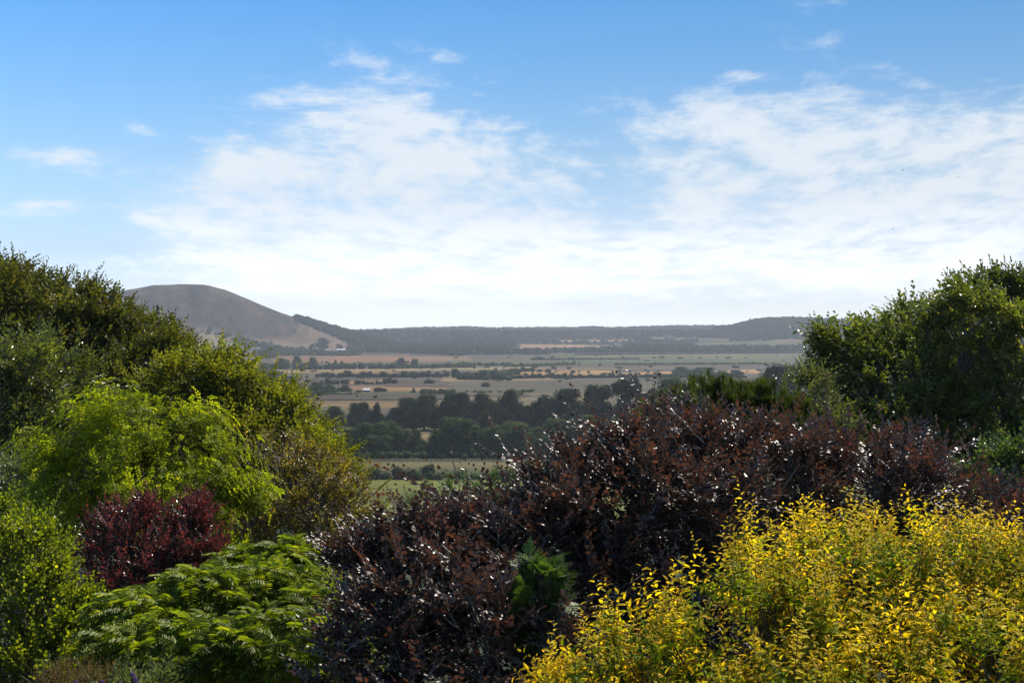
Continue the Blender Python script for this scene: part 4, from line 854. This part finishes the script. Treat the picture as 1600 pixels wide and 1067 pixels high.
def copy_tree(o, name=None):
    c = o.copy(); col.objects.link(c)
    for ch in o.children:
        d = ch.copy(); col.objects.link(d); d.parent = c
    return c
def flatY(py): return 127500. / (py - HY)
def groundY(px, py):
    """nearest place along this bearing where the ground is seen at this row"""
    ys = np.linspace(700, 6900, 3000); p = HY + (CZ - terrain((px - 800) / F * ys, ys)) / ys * F
    h = np.nonzero(p <= py)[0]; return float(ys[h[0]]) if len(h) else flatY(max(py, HY + 12))
def valley_tree(px, top, base, w, kind, mat, label, group, name='valley_tree', seed=None, rz=None, r=G(77)):
    pr = tree_proto(kind, 50 + (seed if seed is not None else int(r.integers(0, 3))), mat)
    o = pr[0] if not pr[1] else copy_tree(pr[0]); pr[1] = True
    o.name = name; Y = flatY(base) if base > 566 else groundY(px, base); x = (px - 800) / F * Y; z = float(terrain(np.array([x]), np.array([Y]))[0])
    o.location = (x, Y, z - .2); H = (base - top) / F * Y * 1.02; wd = w / F * Y * 1.05
    o.scale = (wd, wd, H); o.rotation_euler = (0, 0, rz if rz is not None else r.uniform(0, 6.28))
    tag(o, label, 'tree', group); return o
ORD = ['first', 'second', 'third', 'fourth', 'fifth', 'sixth', 'seventh', 'eighth', 'ninth', 'tenth', 'eleventh', 'twelfth', 'thirteenth', 'fourteenth', 'fifteenth', 'sixteenth', 'seventeenth', 'eighteenth', 'nineteenth', 'twentieth']
KW = {'round': 'round', 'spread': 'broad', 'point': 'pointed', 'flat': 'flat topped'}
MW = {'dark': 'dark', 'mid': 'green', 'pale': 'pale green', 'rust': 'russet green', 'blue': 'near black'}
back_row = [(479, 639, 668, 46, 'spread', 'dark'), (503, 648, 668, 30, 'round', 'dark'), (522, 634, 669, 46, 'spread', 'dark'), (562, 629, 672, 38, 'round', 'dark'), (588, 631, 672, 30, 'point', 'dark'), (618, 636, 672, 46, 'spread', 'dark'), (640, 622, 672, 44, 'round', 'dark'), (663, 616, 672, 56, 'spread', 'dark'),
            (695, 626, 672, 40, 'spread', 'dark'), (722, 614, 672, 46, 'round', 'dark'), (752, 614, 672, 52, 'spread', 'dark'), (778, 628, 674, 44, 'round', 'dark'), (799, 610, 672, 46, 'round', 'dark'), (826, 633, 672, 46, 'spread', 'dark'), (856, 620, 674, 52, 'spread', 'dark'), (889, 607, 674, 72, 'spread', 'dark'),
            (934, 602, 672, 48, 'round', 'dark'), (975, 584, 672, 46, 'flat', 'blue'), (1010, 612, 672, 50, 'spread', 'dark'), (1048, 591, 672, 72, 'round', 'mid')]
for i, (px, tp, bs, w, k, m_) in enumerate(sorted(back_row)):
    valley_tree(px, tp, bs, w, k, m_, f'{KW[k]} {MW[m_]} tree, {ORD[i]} from the left in the farther valley row', 'trees of the farther row in the valley wood')
for i, (px, tp, bs, w) in enumerate([(1094, 586, 672, 64), (1165, 590, 680, 70), (1206, 568, 676, 70), (1246, 566, 676, 66)]):
    valley_tree(px, tp, bs, w, 'flat', 'blue', ['near black flat topped conifer left of the upright pine shoots in the valley', 'lower near black conifer behind the upright pine shoots', 'tall near black flat topped conifer behind the right end of the pine', 'near black flat topped conifer touching the big windswept tree'][i], 'dark conifers at the right of the valley wood', name='conifer')
front_row = [(470, 668, 712, 46, 'round', 'dark'), (512, 676, 712, 50, 'spread', 'mid'), (552, 668, 712, 50, 'round', 'mid'), (586, 661, 712, 62, 'round', 'mid'), (617, 658, 711, 46, 'spread', 'mid'), (650, 672, 710, 40, 'point', 'mid'), (678, 682, 711, 30, 'round', 'mid'), (706, 653, 711, 62, 'round', 'mid'), (738, 655, 712, 54, 'spread', 'mid'), (757, 643, 700, 46, 'point', 'rust'),
             (776, 664, 712, 50, 'spread', 'mid'), (805, 660, 712, 68, 'round', 'mid'), (842, 668, 712, 56, 'spread', 'mid'), (876, 655, 712, 66, 'round', 'mid'), (915, 648, 712, 70, 'spread', 'mid'), (955, 655, 712, 60, 'round', 'mid'), (1000, 640, 712, 80, 'spread', 'mid'), (1060, 645, 712, 80, 'round', 'mid')]
for i, (px, tp, bs, w, k, m_) in enumerate(sorted(front_row)):
    valley_tree(px, tp, bs, w, k, m_, f'{KW[k]} {MW[m_]} tree, {ORD[i]} from the left in the nearer valley row', 'trees of the nearer row in the valley wood')

# trees and bushes standing on the plain
lone = [(412, 577, 600, 34, 'round', 'dark', 'rounded dark tree at the left end of the clump beside the green field'), (432, 578, 601, 34, 'spread', 'dark', 'rounded dark tree at the right end of the clump beside the green field'), (420, 580, 601, 30, 'round', 'mid', 'green tree in the middle of the clump beside the green field'),
        (543, 578.5, 589, 20, 'spread', 'dark', 'dome shaped dark tree standing above the left hedge on the plain'), (712, 576, 590, 14, 'round', 'dark', 'round tree standing above the long middle hedge'), (775, 574, 582, 7, 'point', 'dark', 'small pointed tree above the right part of the long hedge'),
        (671, 592, 599, 18, 'spread', 'dark', 'low spreading bush alone on the mauve marsh'), (759, 597, 604, 14, 'round', 'mid', 'single round bush on the mauve marsh near the middle'), (558, 594, 600.5, 8, 'round', 'dark', 'small round bush left of the pinkish strip'),
        (646, 605, 612, 6, 'point', 'dark', 'tiny pointed bush right of the dark shed'), (590, 605, 612, 12, 'round', 'dark', 'round bush just right of the dark shed'), (600, 606.5, 612, 9, 'round', 'dark', 'smaller bush second to the right of the dark shed'), (663, 607, 616, 14, 'round', 'mid', 'round bush at the left of the low bushes behind the valley wood'),
        (422, 541, 561, 20, 'round', 'mid', 'tall rounded tree in the far left tree belt'), (464, 556, 576, 14, 'round', 'mid', 'tall rounded tree above the left hedge belt'), (488, 558, 577, 16, 'spread', 'mid', 'broad tree right of the tall rounded tree in the left belt'), (524, 562, 575, 10, 'point', 'mid', 'slim tree in the left belt'), (627, 559, 574, 16, 'round', 'mid', 'double headed tree in the middle of the belt, left crown'), (648, 560.5, 574, 12, 'round', 'mid', 'double headed tree in the middle of the belt, right crown'), (439, 559, 577, 20, 'spread', 'mid', 'broad tree left of the tall rounded tree in the left belt'),
        (504, 528, 545, 20, 'round', 'dark', 'big round tree behind the farm roofs'), (531, 538, 546, 10, 'round', 'dark', 'small round tree right of the farm roofs'), (488, 537, 546, 12, 'spread', 'dark', 'low tree left of the farm roofs'),
        (495, 596, 612, 24, 'spread', 'pale', 'pale green tree in the thicket below the left hedge'), (516, 600, 615, 22, 'spread', 'mid', 'green tree right of the pale one in the thicket'), (540, 601, 612, 20, 'spread', 'pale', 'pale bush at the right end of the thicket'), (470, 603, 620, 40, 'spread', 'mid', 'broad tree in the middle of the long thicket'), (440, 606, 622, 40, 'spread', 'dark', 'broad dark tree near the left end of the long thicket'), (410, 608, 623, 40, 'spread', 'dark', 'low dark bush at the left end of the long thicket'), (455, 605, 623, 34, 'spread', 'dark', 'dark tree in front of the long thicket'), (493, 604, 618, 26, 'round', 'dark', 'dark round tree in the right half of the long thicket')]
lone += [(x, y - h, y, w, 'round', 'dark' if i % 2 else 'mid', f'small dark tree, {ORD[i]} from the left along the pale orange strip') for i, (x, y, h, w) in enumerate([(826, 580, 5, 11), (843, 581, 4, 9), (856, 582, 6, 10), (862, 590, 8, 12), (895, 583, 5, 8), (924, 590, 6, 11), (941, 590, 7, 12), (955, 589, 7, 12), (1010, 590, 6, 12), (1030, 589, 7, 16), (1065, 588, 15, 30), (1100, 588, 14, 34), (1128, 589, 10, 22), (1152, 589, 11, 20), (1083, 586, 9, 22)])]
for px, tp, bs, w, k, m_, lb in lone: valley_tree(px, tp, bs, w, k, m_, lb, 'trees and bushes on the plain', name='valley_tree')
r_ = G(88)
# small bushes dotted over the marsh: one simple mesh each
def bush_mesh(seed):
    r = G(seed); lob = [(r.uniform(-.3, .3), r.uniform(-.3, .3), r.uniform(.2, .5), .3, .3, .3) for _ in range(4)]
    V, Fc, A = crown_arrays(lob, 70, .12, r, None); V, Fc, A = core_arrays(lob, V, Fc, A, .85); V[:, 2] = np.maximum(V[:, 2], -.02); return V, Fc, A
protos = []
for k in range(3):
    V, Fc, A = bush_mesh(200 + k); protos.append(mesh_obj('marsh_bush', V, Fc, M[('dark', 'mid', 'dark')[k]], None, attrs={'leafv': A}))
used = [False] * 3; spots = []
for _ in range(270):
    py = float(r_.choice([553, 557, 561, 566, 570, 575, 581, 586, 591, 596, 604, 613, 620], p=np.array([9, 9, 8, 9, 9, 9, 10, 8, 7, 6, 5, 6, 5]) / 100)) + r_.normal(0, 1.0); px = r_.uniform(430, 1290)
    if py > 600 and px > 1000: continue
    if py < 566 and px < 700: continue
    spots.append((px, py))
for px, py in spots:
    k = int(r_.integers(0, 3)); o = protos[k] if not used[k] else protos[k].copy()
    if used[k]: col.objects.link(o)
    used[k] = True; Y = flatY(py); x = (px - 800) / F * Y; h = r_.uniform(2.2, 5.5) * (Y / 2000) ** .3; w = h * r_.uniform(1.3, 3.2)
    o.location = (x, Y, float(terrain(np.array([x]), np.array([Y]))[0]) - .2); o.scale = (w, w * .8, h); o.rotation_euler = (0, 0, r_.uniform(0, 6.28))
    tag(o, 'small dark bush dotted on the flat marsh fields', 'bush', 'small bushes dotted over the marsh')
# hedges
def hedge(px0, py0, px1, py1, hpx, label, mat='dark', seed=0, depth=6., name='hedge', lump=1.):
    r = G(300 + seed); Y0, Y1 = flatY(py0), flatY(py1); a = np.array([(px0 - 800) / F * Y0, Y0]); b = np.array([(px1 - 800) / F * Y1, Y1]); L = np.linalg.norm(b - a); h = hpx / F * (Y0 + Y1) / 2
    n = max(4, int(L / (h * .8))); lob = []
    for i in range(n):
        p = a + (b - a) * (i + r.uniform(-.4, .4)) / n; hh = h * (1 + lump * (r.uniform(-.35, .35) + (.5 if r.uniform() < .12 else 0)))
        z = float(terrain(np.array([p[0]]), np.array([p[1]]))[0]); lob.append((p[0], p[1] + r.normal(0, depth * .3), z + hh * .42, h * r.uniform(.5, .9), max(depth * .5, h * .5), hh * .55))
    V, Fc, A = crown_arrays(lob, 46, h * .22, r, None); V, Fc, A = core_arrays(lob, V, Fc, A, .88)
    z0 = float(terrain(np.array([a[0]]), np.array([a[1]]))[0]); o = mesh_obj(name, V, Fc, M[mat], None, attrs={'leafv': A}, origin=(a[0], a[1], z0)); tag(o, label, 'hedge'); return o
for i, hd in enumerate([
    (495, 589, 556, 589, 5, 'dark hedge left of the dome shaped tree on the plain'), (560, 590, 702, 589, 8, 'long dark hedge across the plain left of the middle', 'dark', 12.), (716, 593, 800, 594, 10, 'thick dark hedge across the middle of the plain', 'dark', 14.), (740, 589, 812, 585, 8, 'hedge behind the thick middle hedge', 'mid', 10.),
    (562, 600, 604, 600, 5, 'short hedge below the long dark hedge', 'dark'), (600, 599, 624, 599, 7, 'short thick hedge near the pinkish strip', 'dark'), (505, 601, 548, 600, 6, 'low hedge above the thicket', 'dark'),
    (660, 616, 712, 615, 7, 'row of low bushes behind the valley wood', 'mid'), (740, 613, 770, 613, 3, 'very low bushes near the middle of the marsh', 'mid'),
    (400, 577, 520, 577, 10, 'tree belt under the tan field at the left', 'mid', 16.), (515, 577, 620, 576, 8, 'middle stretch of the long tree belt', 'mid', 14.), (610, 576, 740, 574, 6, 'right stretch of the long tree belt', 'mid', 12.), (690, 572, 800, 571, 5, 'thin hedge right of the long belt', 'mid', 8.), (790, 573, 900, 570, 4, 'thin hedge at the right above the orange strip', 'mid', 8.),
    (800, 582, 835, 580, 4, 'bushes edging the orange strip on its upper side', 'dark'), (800, 592, 860, 590, 5, 'bushes edging the orange strip at its lower left', 'dark'), (860, 591, 1000, 590, 5, 'long low hedge along the lower side of the orange strip', 'dark'), (1000, 590, 1160, 589, 6, 'bushy hedge right of the orange strip', 'mid', 12.),
    (830, 563, 1000, 562, 2.5, 'thin field boundary hedge on the far green fields', 'dark'), (900, 556, 1290, 554, 2, 'thin hedge at the far edge of the green fields', 'dark'), (960, 570, 1200, 569, 2.5, 'thin hedge in the middle of the green fields', 'mid'),
    (440, 618, 560, 616, 3, 'low reeds below the long thicket', 'mid'), (380, 627, 700, 624, 1.6, 'dark ditch edge across the pale field', 'dark'), (430, 749, 690, 746, 15, 'dense dark hedge above the bright green field', 'dark', 10.), (690, 748, 900, 746, 10, 'hedge above the green field behind the copper beech', 'mid', 8.),
    (560, 715, 1000, 713, 9, 'rough hedge at the foot of the valley wood', 'mid', 8.), (520, 611, 546, 611, 4, 'small scrub left of the dark shed', 'mid')]):
    px0, py0, px1, py1, h, lb = hd[:6]; hedge(px0, py0, px1, py1, h, lb, hd[6] if len(hd) > 6 else 'dark', i, hd[7] if len(hd) > 7 else 6., lump=.45 if i == 22 else 1.)

# far woods: one mass each
def wood(name, label, regions, ylim, n, mat, seed, size=(15, 30), hgt=(9, 14), avoid=True, extra=None):
    r = G(seed); x0 = min(q[0] for q in regions for q in [q]); pts = []
    tries = 0; P_ = []
    while sum(len(p) for p in P_) < n and tries < 60:
        tries += 1; m = 20000; px = r.uniform(min(q[0] for q in regions), max(q[1] for q in regions), m); Y = r.uniform(ylim[0], ylim[1], m); X = (px - 800) / F * Y; Z = terrain(X, Y); py = HY + (CZ - Z) / Y * F
        ok = np.zeros(m, bool)
        for a, b, t0, t1, b0, b1 in regions:
            f = np.clip((px - a) / (b - a), 0, 1); ok |= (px > a) & (px < b) & (py > t0 + (t1 - t0) * f) & (py < b0 + (b1 - b0) * f)
        if avoid:
            for a, b, t0, t1, b0, b1, c in FIELDS:
                if t0 > 576: continue
                f = np.clip((px - a) / (b - a), 0, 1); ok &= ~((px > a - 2) & (px < b + 2) & (py > t0 + (t1 - t0) * f - 1.5) & (py < b0 + (b1 - b0) * f + 2))
        P_.append(np.c_[X, Y, Z][ok])
    p = np.concatenate(P_)[:n]; k = len(p)
    th = np.linspace(0, 2 * math.pi, 7, endpoint=False); ph = [0.35, .8, 1.25, 1.75]
    tv = np.array([[0, 0, 1.]] + [(math.sin(q) * math.cos(t), math.sin(q) * math.sin(t), math.cos(q)) for q in ph for t in th])
    tf = [(0, 1 + j, 1 + (j + 1) % 7) for j in range(7)]
    for i in range(3):
        for j in range(7): a, b = 1 + i * 7 + j, 1 + i * 7 + (j + 1) % 7; tf += [(a, a + 7, b), (b, a + 7, b + 7)]
    tf = np.array(tf); w = r.uniform(*size, k); h = r.uniform(*hgt, k)
    v = tv[None] * (1 + r.normal(0, .13, (k, len(tv), 1))); v = v * np.stack([w * .5, w * .5, h], -1)[:, None] * np.array([1, 1, 1]) + p[:, None]
    v[:, :, 2] += 0.0; f = tf[None] + (np.arange(k) * len(tv))[:, None, None]
    A = np.zeros((k, len(tv), 3)); A[..., 0] = np.clip(r.uniform(0, 1, k)[:, None] * .8 + r.uniform(0, .2, (k, len(tv))), 0, 1); A[..., 2] = .5
    o = mesh_obj(name, v.reshape(-1, 3), f.reshape(-1, 3), M[mat], None, attrs={'leafv': A.reshape(-1, 3)}, origin=tuple(p.mean(0) * [1, 1, 0])); tag(o, label, 'wood', kind='stuff'); return o
wood('hillside_wood', 'dark wood running down the right flank of the bare hill', [(462, 560, 480, 505, 501, 541), (540, 600, 512, 518, 533, 549), (600, 720, 518, 519, 549, 556)], (3300, 4330), 3000, 'dark', 401, (14, 24), (9, 14), avoid=False)
wood('far_wood', 'wooded rising ground in the middle distance beyond the plain', [(545, 860, 519, 519, 550, 556), (860, 1330, 519, 519, 551, 551)], (3500, 5600), 5200, 'dark', 402, (14, 28), (8, 13))
wood('far_wood', 'wooded far ridge along the horizon', [(500, 1400, 505, 505, 540, 540)], (5600, 7050), 8000, 'dark', 403, (18, 34), (7, 12))
wood('hilltop_wood', 'dark wood covering the flat topped hill at the right of the horizon', [(1120, 1480, 480, 480, 528, 528)], (4700, 5420), 3200, 'dark', 404, (16, 28), (9, 14))
wood('hill_foot_wood', 'strips of dark scrub on the fields at the foot of the bare hill', [(318, 362, 512, 522, 519, 530), (366, 442, 527, 545, 536, 553), (440, 505, 545, 549, 551, 553), (395, 560, 551, 553, 556, 556)], (3200, 4250), 420, 'dark', 405, (10, 18), (6, 10), avoid=False)

# small built things
def gz(x, y): return float(terrain(np.array([float(x)]), np.array([float(y)]))[0])
def boxes(bs):
    V = []; Q = []
    for x0, y0, z0, x1, y1, z1 in bs:
        n = len(V); V += [(x0, y0, z0), (x1, y0, z0), (x1, y1, z0), (x0, y1, z0), (x0, y0, z1), (x1, y0, z1), (x1, y1, z1), (x0, y1, z1)]
        Q += [(n, n + 3, n + 2, n + 1), (n + 4, n + 5, n + 6, n + 7), (n, n + 1, n + 5, n + 4), (n + 1, n + 2, n + 6, n + 5), (n + 2, n + 3, n + 7, n + 6), (n + 3, n, n + 4, n + 7)]
    return np.array(V, float), np.array(Q)
M['metal_roof'] = plain_mat('metal_roof', (.62, .6, .58), .45); M['white_wall'] = plain_mat('white_wall', (.7, .68, .62)); M['brick'] = plain_mat('brick', (.2, .12, .08)); M['timber'] = plain_mat('timber', (.06, .05, .04))
M['slate'] = plain_mat('slate', (.16, .17, .19)); M['steel'] = plain_mat('steel', (.12, .125, .13), .5); M['door'] = plain_mat('door', (.04, .045, .05)); M['glass'] = plain_mat('glass', (.03, .04, .05), .15); M['blue_roof'] = plain_mat('blue_roof', (.3, .4, .5), .4)
def building(px, py, wpx, hpx, label, wall, roof, Y=None, name='barn', rz=0., depth=12., cat='barn'):
    """base at the given pixel on the terrain; walls, gabled roof with eaves, door, windows"""
    if Y is None:
        Y = groundY(px, py)
    x = (px - 800) / F * Y; w = wpx / F * Y; h = hpx / F * Y; z0 = gz(x, Y); root = empty(name, (x, Y, z0)); root.rotation_euler = (0, 0, rz); tag(root, label, cat)
    hw, hd, e = w / 2, depth / 2, h * .55
    V, Q = boxes([(-hw, -hd, -1.5, hw, hd, e)]); T = [(8, 9, 8)]
    V = np.concatenate([V, [(-hw, 0, h - .15), (hw, 0, h - .15)]]); T = [(4, 8, 7), (5, 6, 9)]
    mesh_obj('wall', V + [x, Y, z0], T, M[wall], root, quads=Q)
    o = .5; sl = (h - e) / hd; V = []
    for zz in (0, .25): V += [(-hw - o, -hd - o, e - o * sl + zz), (hw + o, -hd - o, e - o * sl + zz), (hw + o, 0, h + zz), (-hw - o, 0, h + zz), (-hw - o, hd + o, e - o * sl + zz), (hw + o, hd + o, e - o * sl + zz)]
    Q = [(0, 1, 2, 3), (3, 2, 5, 4), (6, 9, 8, 7), (9, 10, 11, 8), (0, 6, 7, 1), (4, 5, 11, 10), (0, 3, 9, 6), (3, 4, 10, 9), (1, 7, 8, 2), (2, 8, 11, 5)]
    mesh_obj('roof', np.array(V) + [x, Y, z0], None, M[roof], root, quads=Q)
    V, Q = boxes([(-w * .12, -hd - .06, 0, w * .12, -hd + .02, e * .8)]); mesh_obj('door', V + [x, Y, z0], None, M['door'], root, quads=Q)
    for sx in (-.36, .36):
        V, Q = boxes([(w * sx - w * .05, -hd - .05, e * .4, w * sx + w * .05, -hd + .02, e * .75)]); mesh_obj('window', V + [x, Y, z0], None, M['glass'], root, quads=Q)
    return root
for a in ((492, 547, 7, 3.4, 'grey roofed barn at the left end of the farm below the bare hill', 'brick', 'slate'), (513, 548.5, 5, 2.4, 'small brown barn in the middle of the farm below the bare hill', 'brick', 'slate'), (533, 549, 13, 4, 'long pale roofed barn at the right of the farm below the bare hill', 'brick', 'metal_roof'), (524.5, 554.5, 3.5, 2.4, 'little white shed in front of the farm barns', 'white_wall', 'metal_roof'),
          (572, 541.5, 12, 2, 'pale low barn at the foot of the hillside wood', 'timber', 'metal_roof'), (594, 548, 12, 2, 'low pale barn right of the hillside wood', 'timber', 'metal_roof'), (743, 535.5, 12, 2.6, 'long pale roof shining among the far woods in the middle', 'timber', 'metal_roof'),
          (1066, 548.5, 18, 2.6, 'long blue grey roofed barn at the far edge of the green fields', 'slate', 'blue_roof'), (1083, 548, 7, 3, 'short blue grey roofed barn beside the long one', 'slate', 'blue_roof'), (912, 550.5, 18, 2.4, 'low pale glasshouse roof below the far tan field', 'timber', 'blue_roof'), (962, 539, 3, 2, 'tiny white house right of the far tan field', 'white_wall', 'slate'), (891, 540, 4, 2, 'tiny white house above the far tan field', 'white_wall', 'slate'), (703, 564, 5, 2.6, 'white cottage among the bushes right of the long tree belt', 'white_wall', 'slate')):
    building(*a)
building(573, 612, 9.5, 5, 'small dark open fronted shed with a pale roof beside the bright green strip', 'timber', 'metal_roof', Y=flatY(612), name='field_shed', depth=5., cat='shed')
building(789, 592.5, 5.5, 4.2, 'small white hut at the right end of the thick middle hedge', 'white_wall', 'metal_roof', Y=flatY(592.5), name='field_hut', depth=4., cat='hut')
def pylon():
    root = empty('pylon', (0, 0, 0)); H = 1.; tb = Tubes(); lv = [0, .18, .34, .48, .6, .72, .84, .93]; hw = lambda z: .11 * (1 - z) ** 1.25 + .018
    cs = [(-1, -1), (1, -1), (1, 1), (-1, 1)]
    for a, b in cs: tb.add([(a * hw(z), b * hw(z), z) for z in lv + [1.]], [.007] * 9, 4)
    for i in range(len(lv) - 1):
        for k in range(4):
            a, b = cs[k], cs[(k + 1) % 4]; z0, z1 = lv[i], lv[i + 1]
            tb.add([(a[0] * hw(z0), a[1] * hw(z0), z0), (b[0] * hw(z1), b[1] * hw(z1), z1)], [.004] * 2, 3); tb.add([(b[0] * hw(z0), b[1] * hw(z0), z0), (a[0] * hw(z1), a[1] * hw(z1), z1)], [.004] * 2, 3)
    tb.build('tower', M['steel'], root)
    for z, w in ((.66, .15), (.78, .19), (.9, .13)):
        t2 = Tubes(); t2.add([(-w, 0, z), (0, 0, z + .02), (w, 0, z)], [.004, .008, .004], 4); t2.add([(-w, 0, z), (0, 0, z - .03), (w, 0, z)], [.004, .006, .004], 4)
        for sx in (-w, w): t2.add([(sx, 0, z), (sx, 0, z - .04)], [.005, .005], 4)
        t2.build('cross_arm', M['steel'], root)
    return root
py0 = pylon()
for i, (px, Y, h, lb) in enumerate(((938, 4300, 42, 'lattice pylon standing before the right end of the far tan field'), (656, 4200, 36, 'lattice pylon faint against the dark woods left of centre'), (423, 3300, 40, 'lattice pylon at the left of the tree belt, half lost in haze'))):
    o = py0 if i == 0 else copy_tree(py0); o.name = 'pylon'; x = (px - 800) / F * Y; o.location = (x, Y, gz(x, Y) - .5); o.scale = (h, h, h); o.rotation_euler = (0, 0, .6); tag(o, lb, 'pylon', 'pylons of the power line across the valley')
def fence():
    Y = 628.; xs = np.arange((600 - 800) / F * Y, (1000 - 800) / F * Y, 2.6); root = empty('wire_fence', (xs[0], Y, gz(xs[0], Y))); tag(root, 'post and wire fence along the pale field below the valley wood', 'fence')
    tb = Tubes()
    for x in xs:
        z = gz(x, Y); t2 = Tubes(); t2.add([(x, Y, z - .3), (x + .02, Y, z + 1.9)], [.09, .08], 5); t2.build('post', M['timber'], root)
    for h in (.5, 1.1, 1.7): tb.add([(x, Y - .1, gz(x, Y) + h) for x in xs[::6]], [.012] * len(xs[::6]), 3)
    tb.build('wire', M['steel'], root)
fence()
tb = Tubes(); Y = flatY(772.); x = (620 - 800) / F * Y; z = gz(x, Y); tb.add([(x, Y, z - .3), (x, Y, z + 1.), (x, Y, z + 1.02)], [.13, .12, .02], 8); o = tb.build('field_post', M['timber']); tag(o, 'short dark post alone on the bright green field', 'post')
def bird():
    r0 = [(0, -.5, 0), (0, -.3, .05), (0, 0, .06), (0, .25, .05), (0, .45, 0)]; root = empty('bird', (0, 0, 0)); tb = Tubes(); tb.add(r0, [.01, .07, .1, .07, .01], 6); tb.build('body', M['door'], root)
    for sx in (-1, 1):
        V = np.array([(0, -.12, .06), (0, .12, .06), (sx * .45, .08, .2), (sx * .45, -.1, .2), (sx * .95, -.12, .1), (0, -.12, .04), (0, .12, .04), (sx * .45, .08, .18), (sx * .45, -.1, .18)])
        mesh_obj('wing', V, [(0, 1, 2), (0, 2, 3), (3, 2, 4), (5, 7, 6), (5, 8, 7), (8, 4, 7)], M['door'], root)
    return root
b0 = bird()
for i, (px, py, lb) in enumerate(((1395, 358, 'tiny bird flying lowest over the right hand trees'), (1410, 266, 'tiny bird flying in the white cloud, left of the other high bird'), (1497, 277, 'tiny bird flying in the white cloud, rightmost'))):
    o = b0 if i == 0 else copy_tree(b0); o.name = 'bird'; p = P(px, py, 330 if i else 300); o.location = tuple(p); o.rotation_euler = (.2, .3 * i, .8 + i); o.scale = (.55,) * 3; tag(o, lb, 'bird', 'birds in the sky')
# ------------------------------------------------------------------ haze
def haze():
    x, y0, y1, z0, z1 = 11000., -300., 9500., -45., 262.
    v = np.array([(-x, y0, z0), (x, y0, z0), (x, y1, z0), (-x, y1, z0), (-x, y0, z1), (x, y0, z1), (x, y1, z1), (-x, y1, z1)])
    q = np.array([(0, 3, 2, 1), (4, 5, 6, 7), (0, 1, 5, 4), (1, 2, 6, 5), (2, 3, 7, 6), (3, 0, 4, 7)])
    m = bpy.data.materials.new('haze'); m.use_nodes = True; t = NT(m.node_tree); t.n.clear()
    p = t.add('ShaderNodeVolumePrincipled', {'Color': (.43, .48, .545, 1), 'Density': 1.0e-4, 'Anisotropy': .25})
    t.l.new(p.outputs[0], t.add('ShaderNodeOutputMaterial').inputs['Volume'])
    tag(mesh_obj('haze', v, None, m, None, quads=q), 'thin blue grey haze hanging over the whole valley', kind='stuff')
haze()
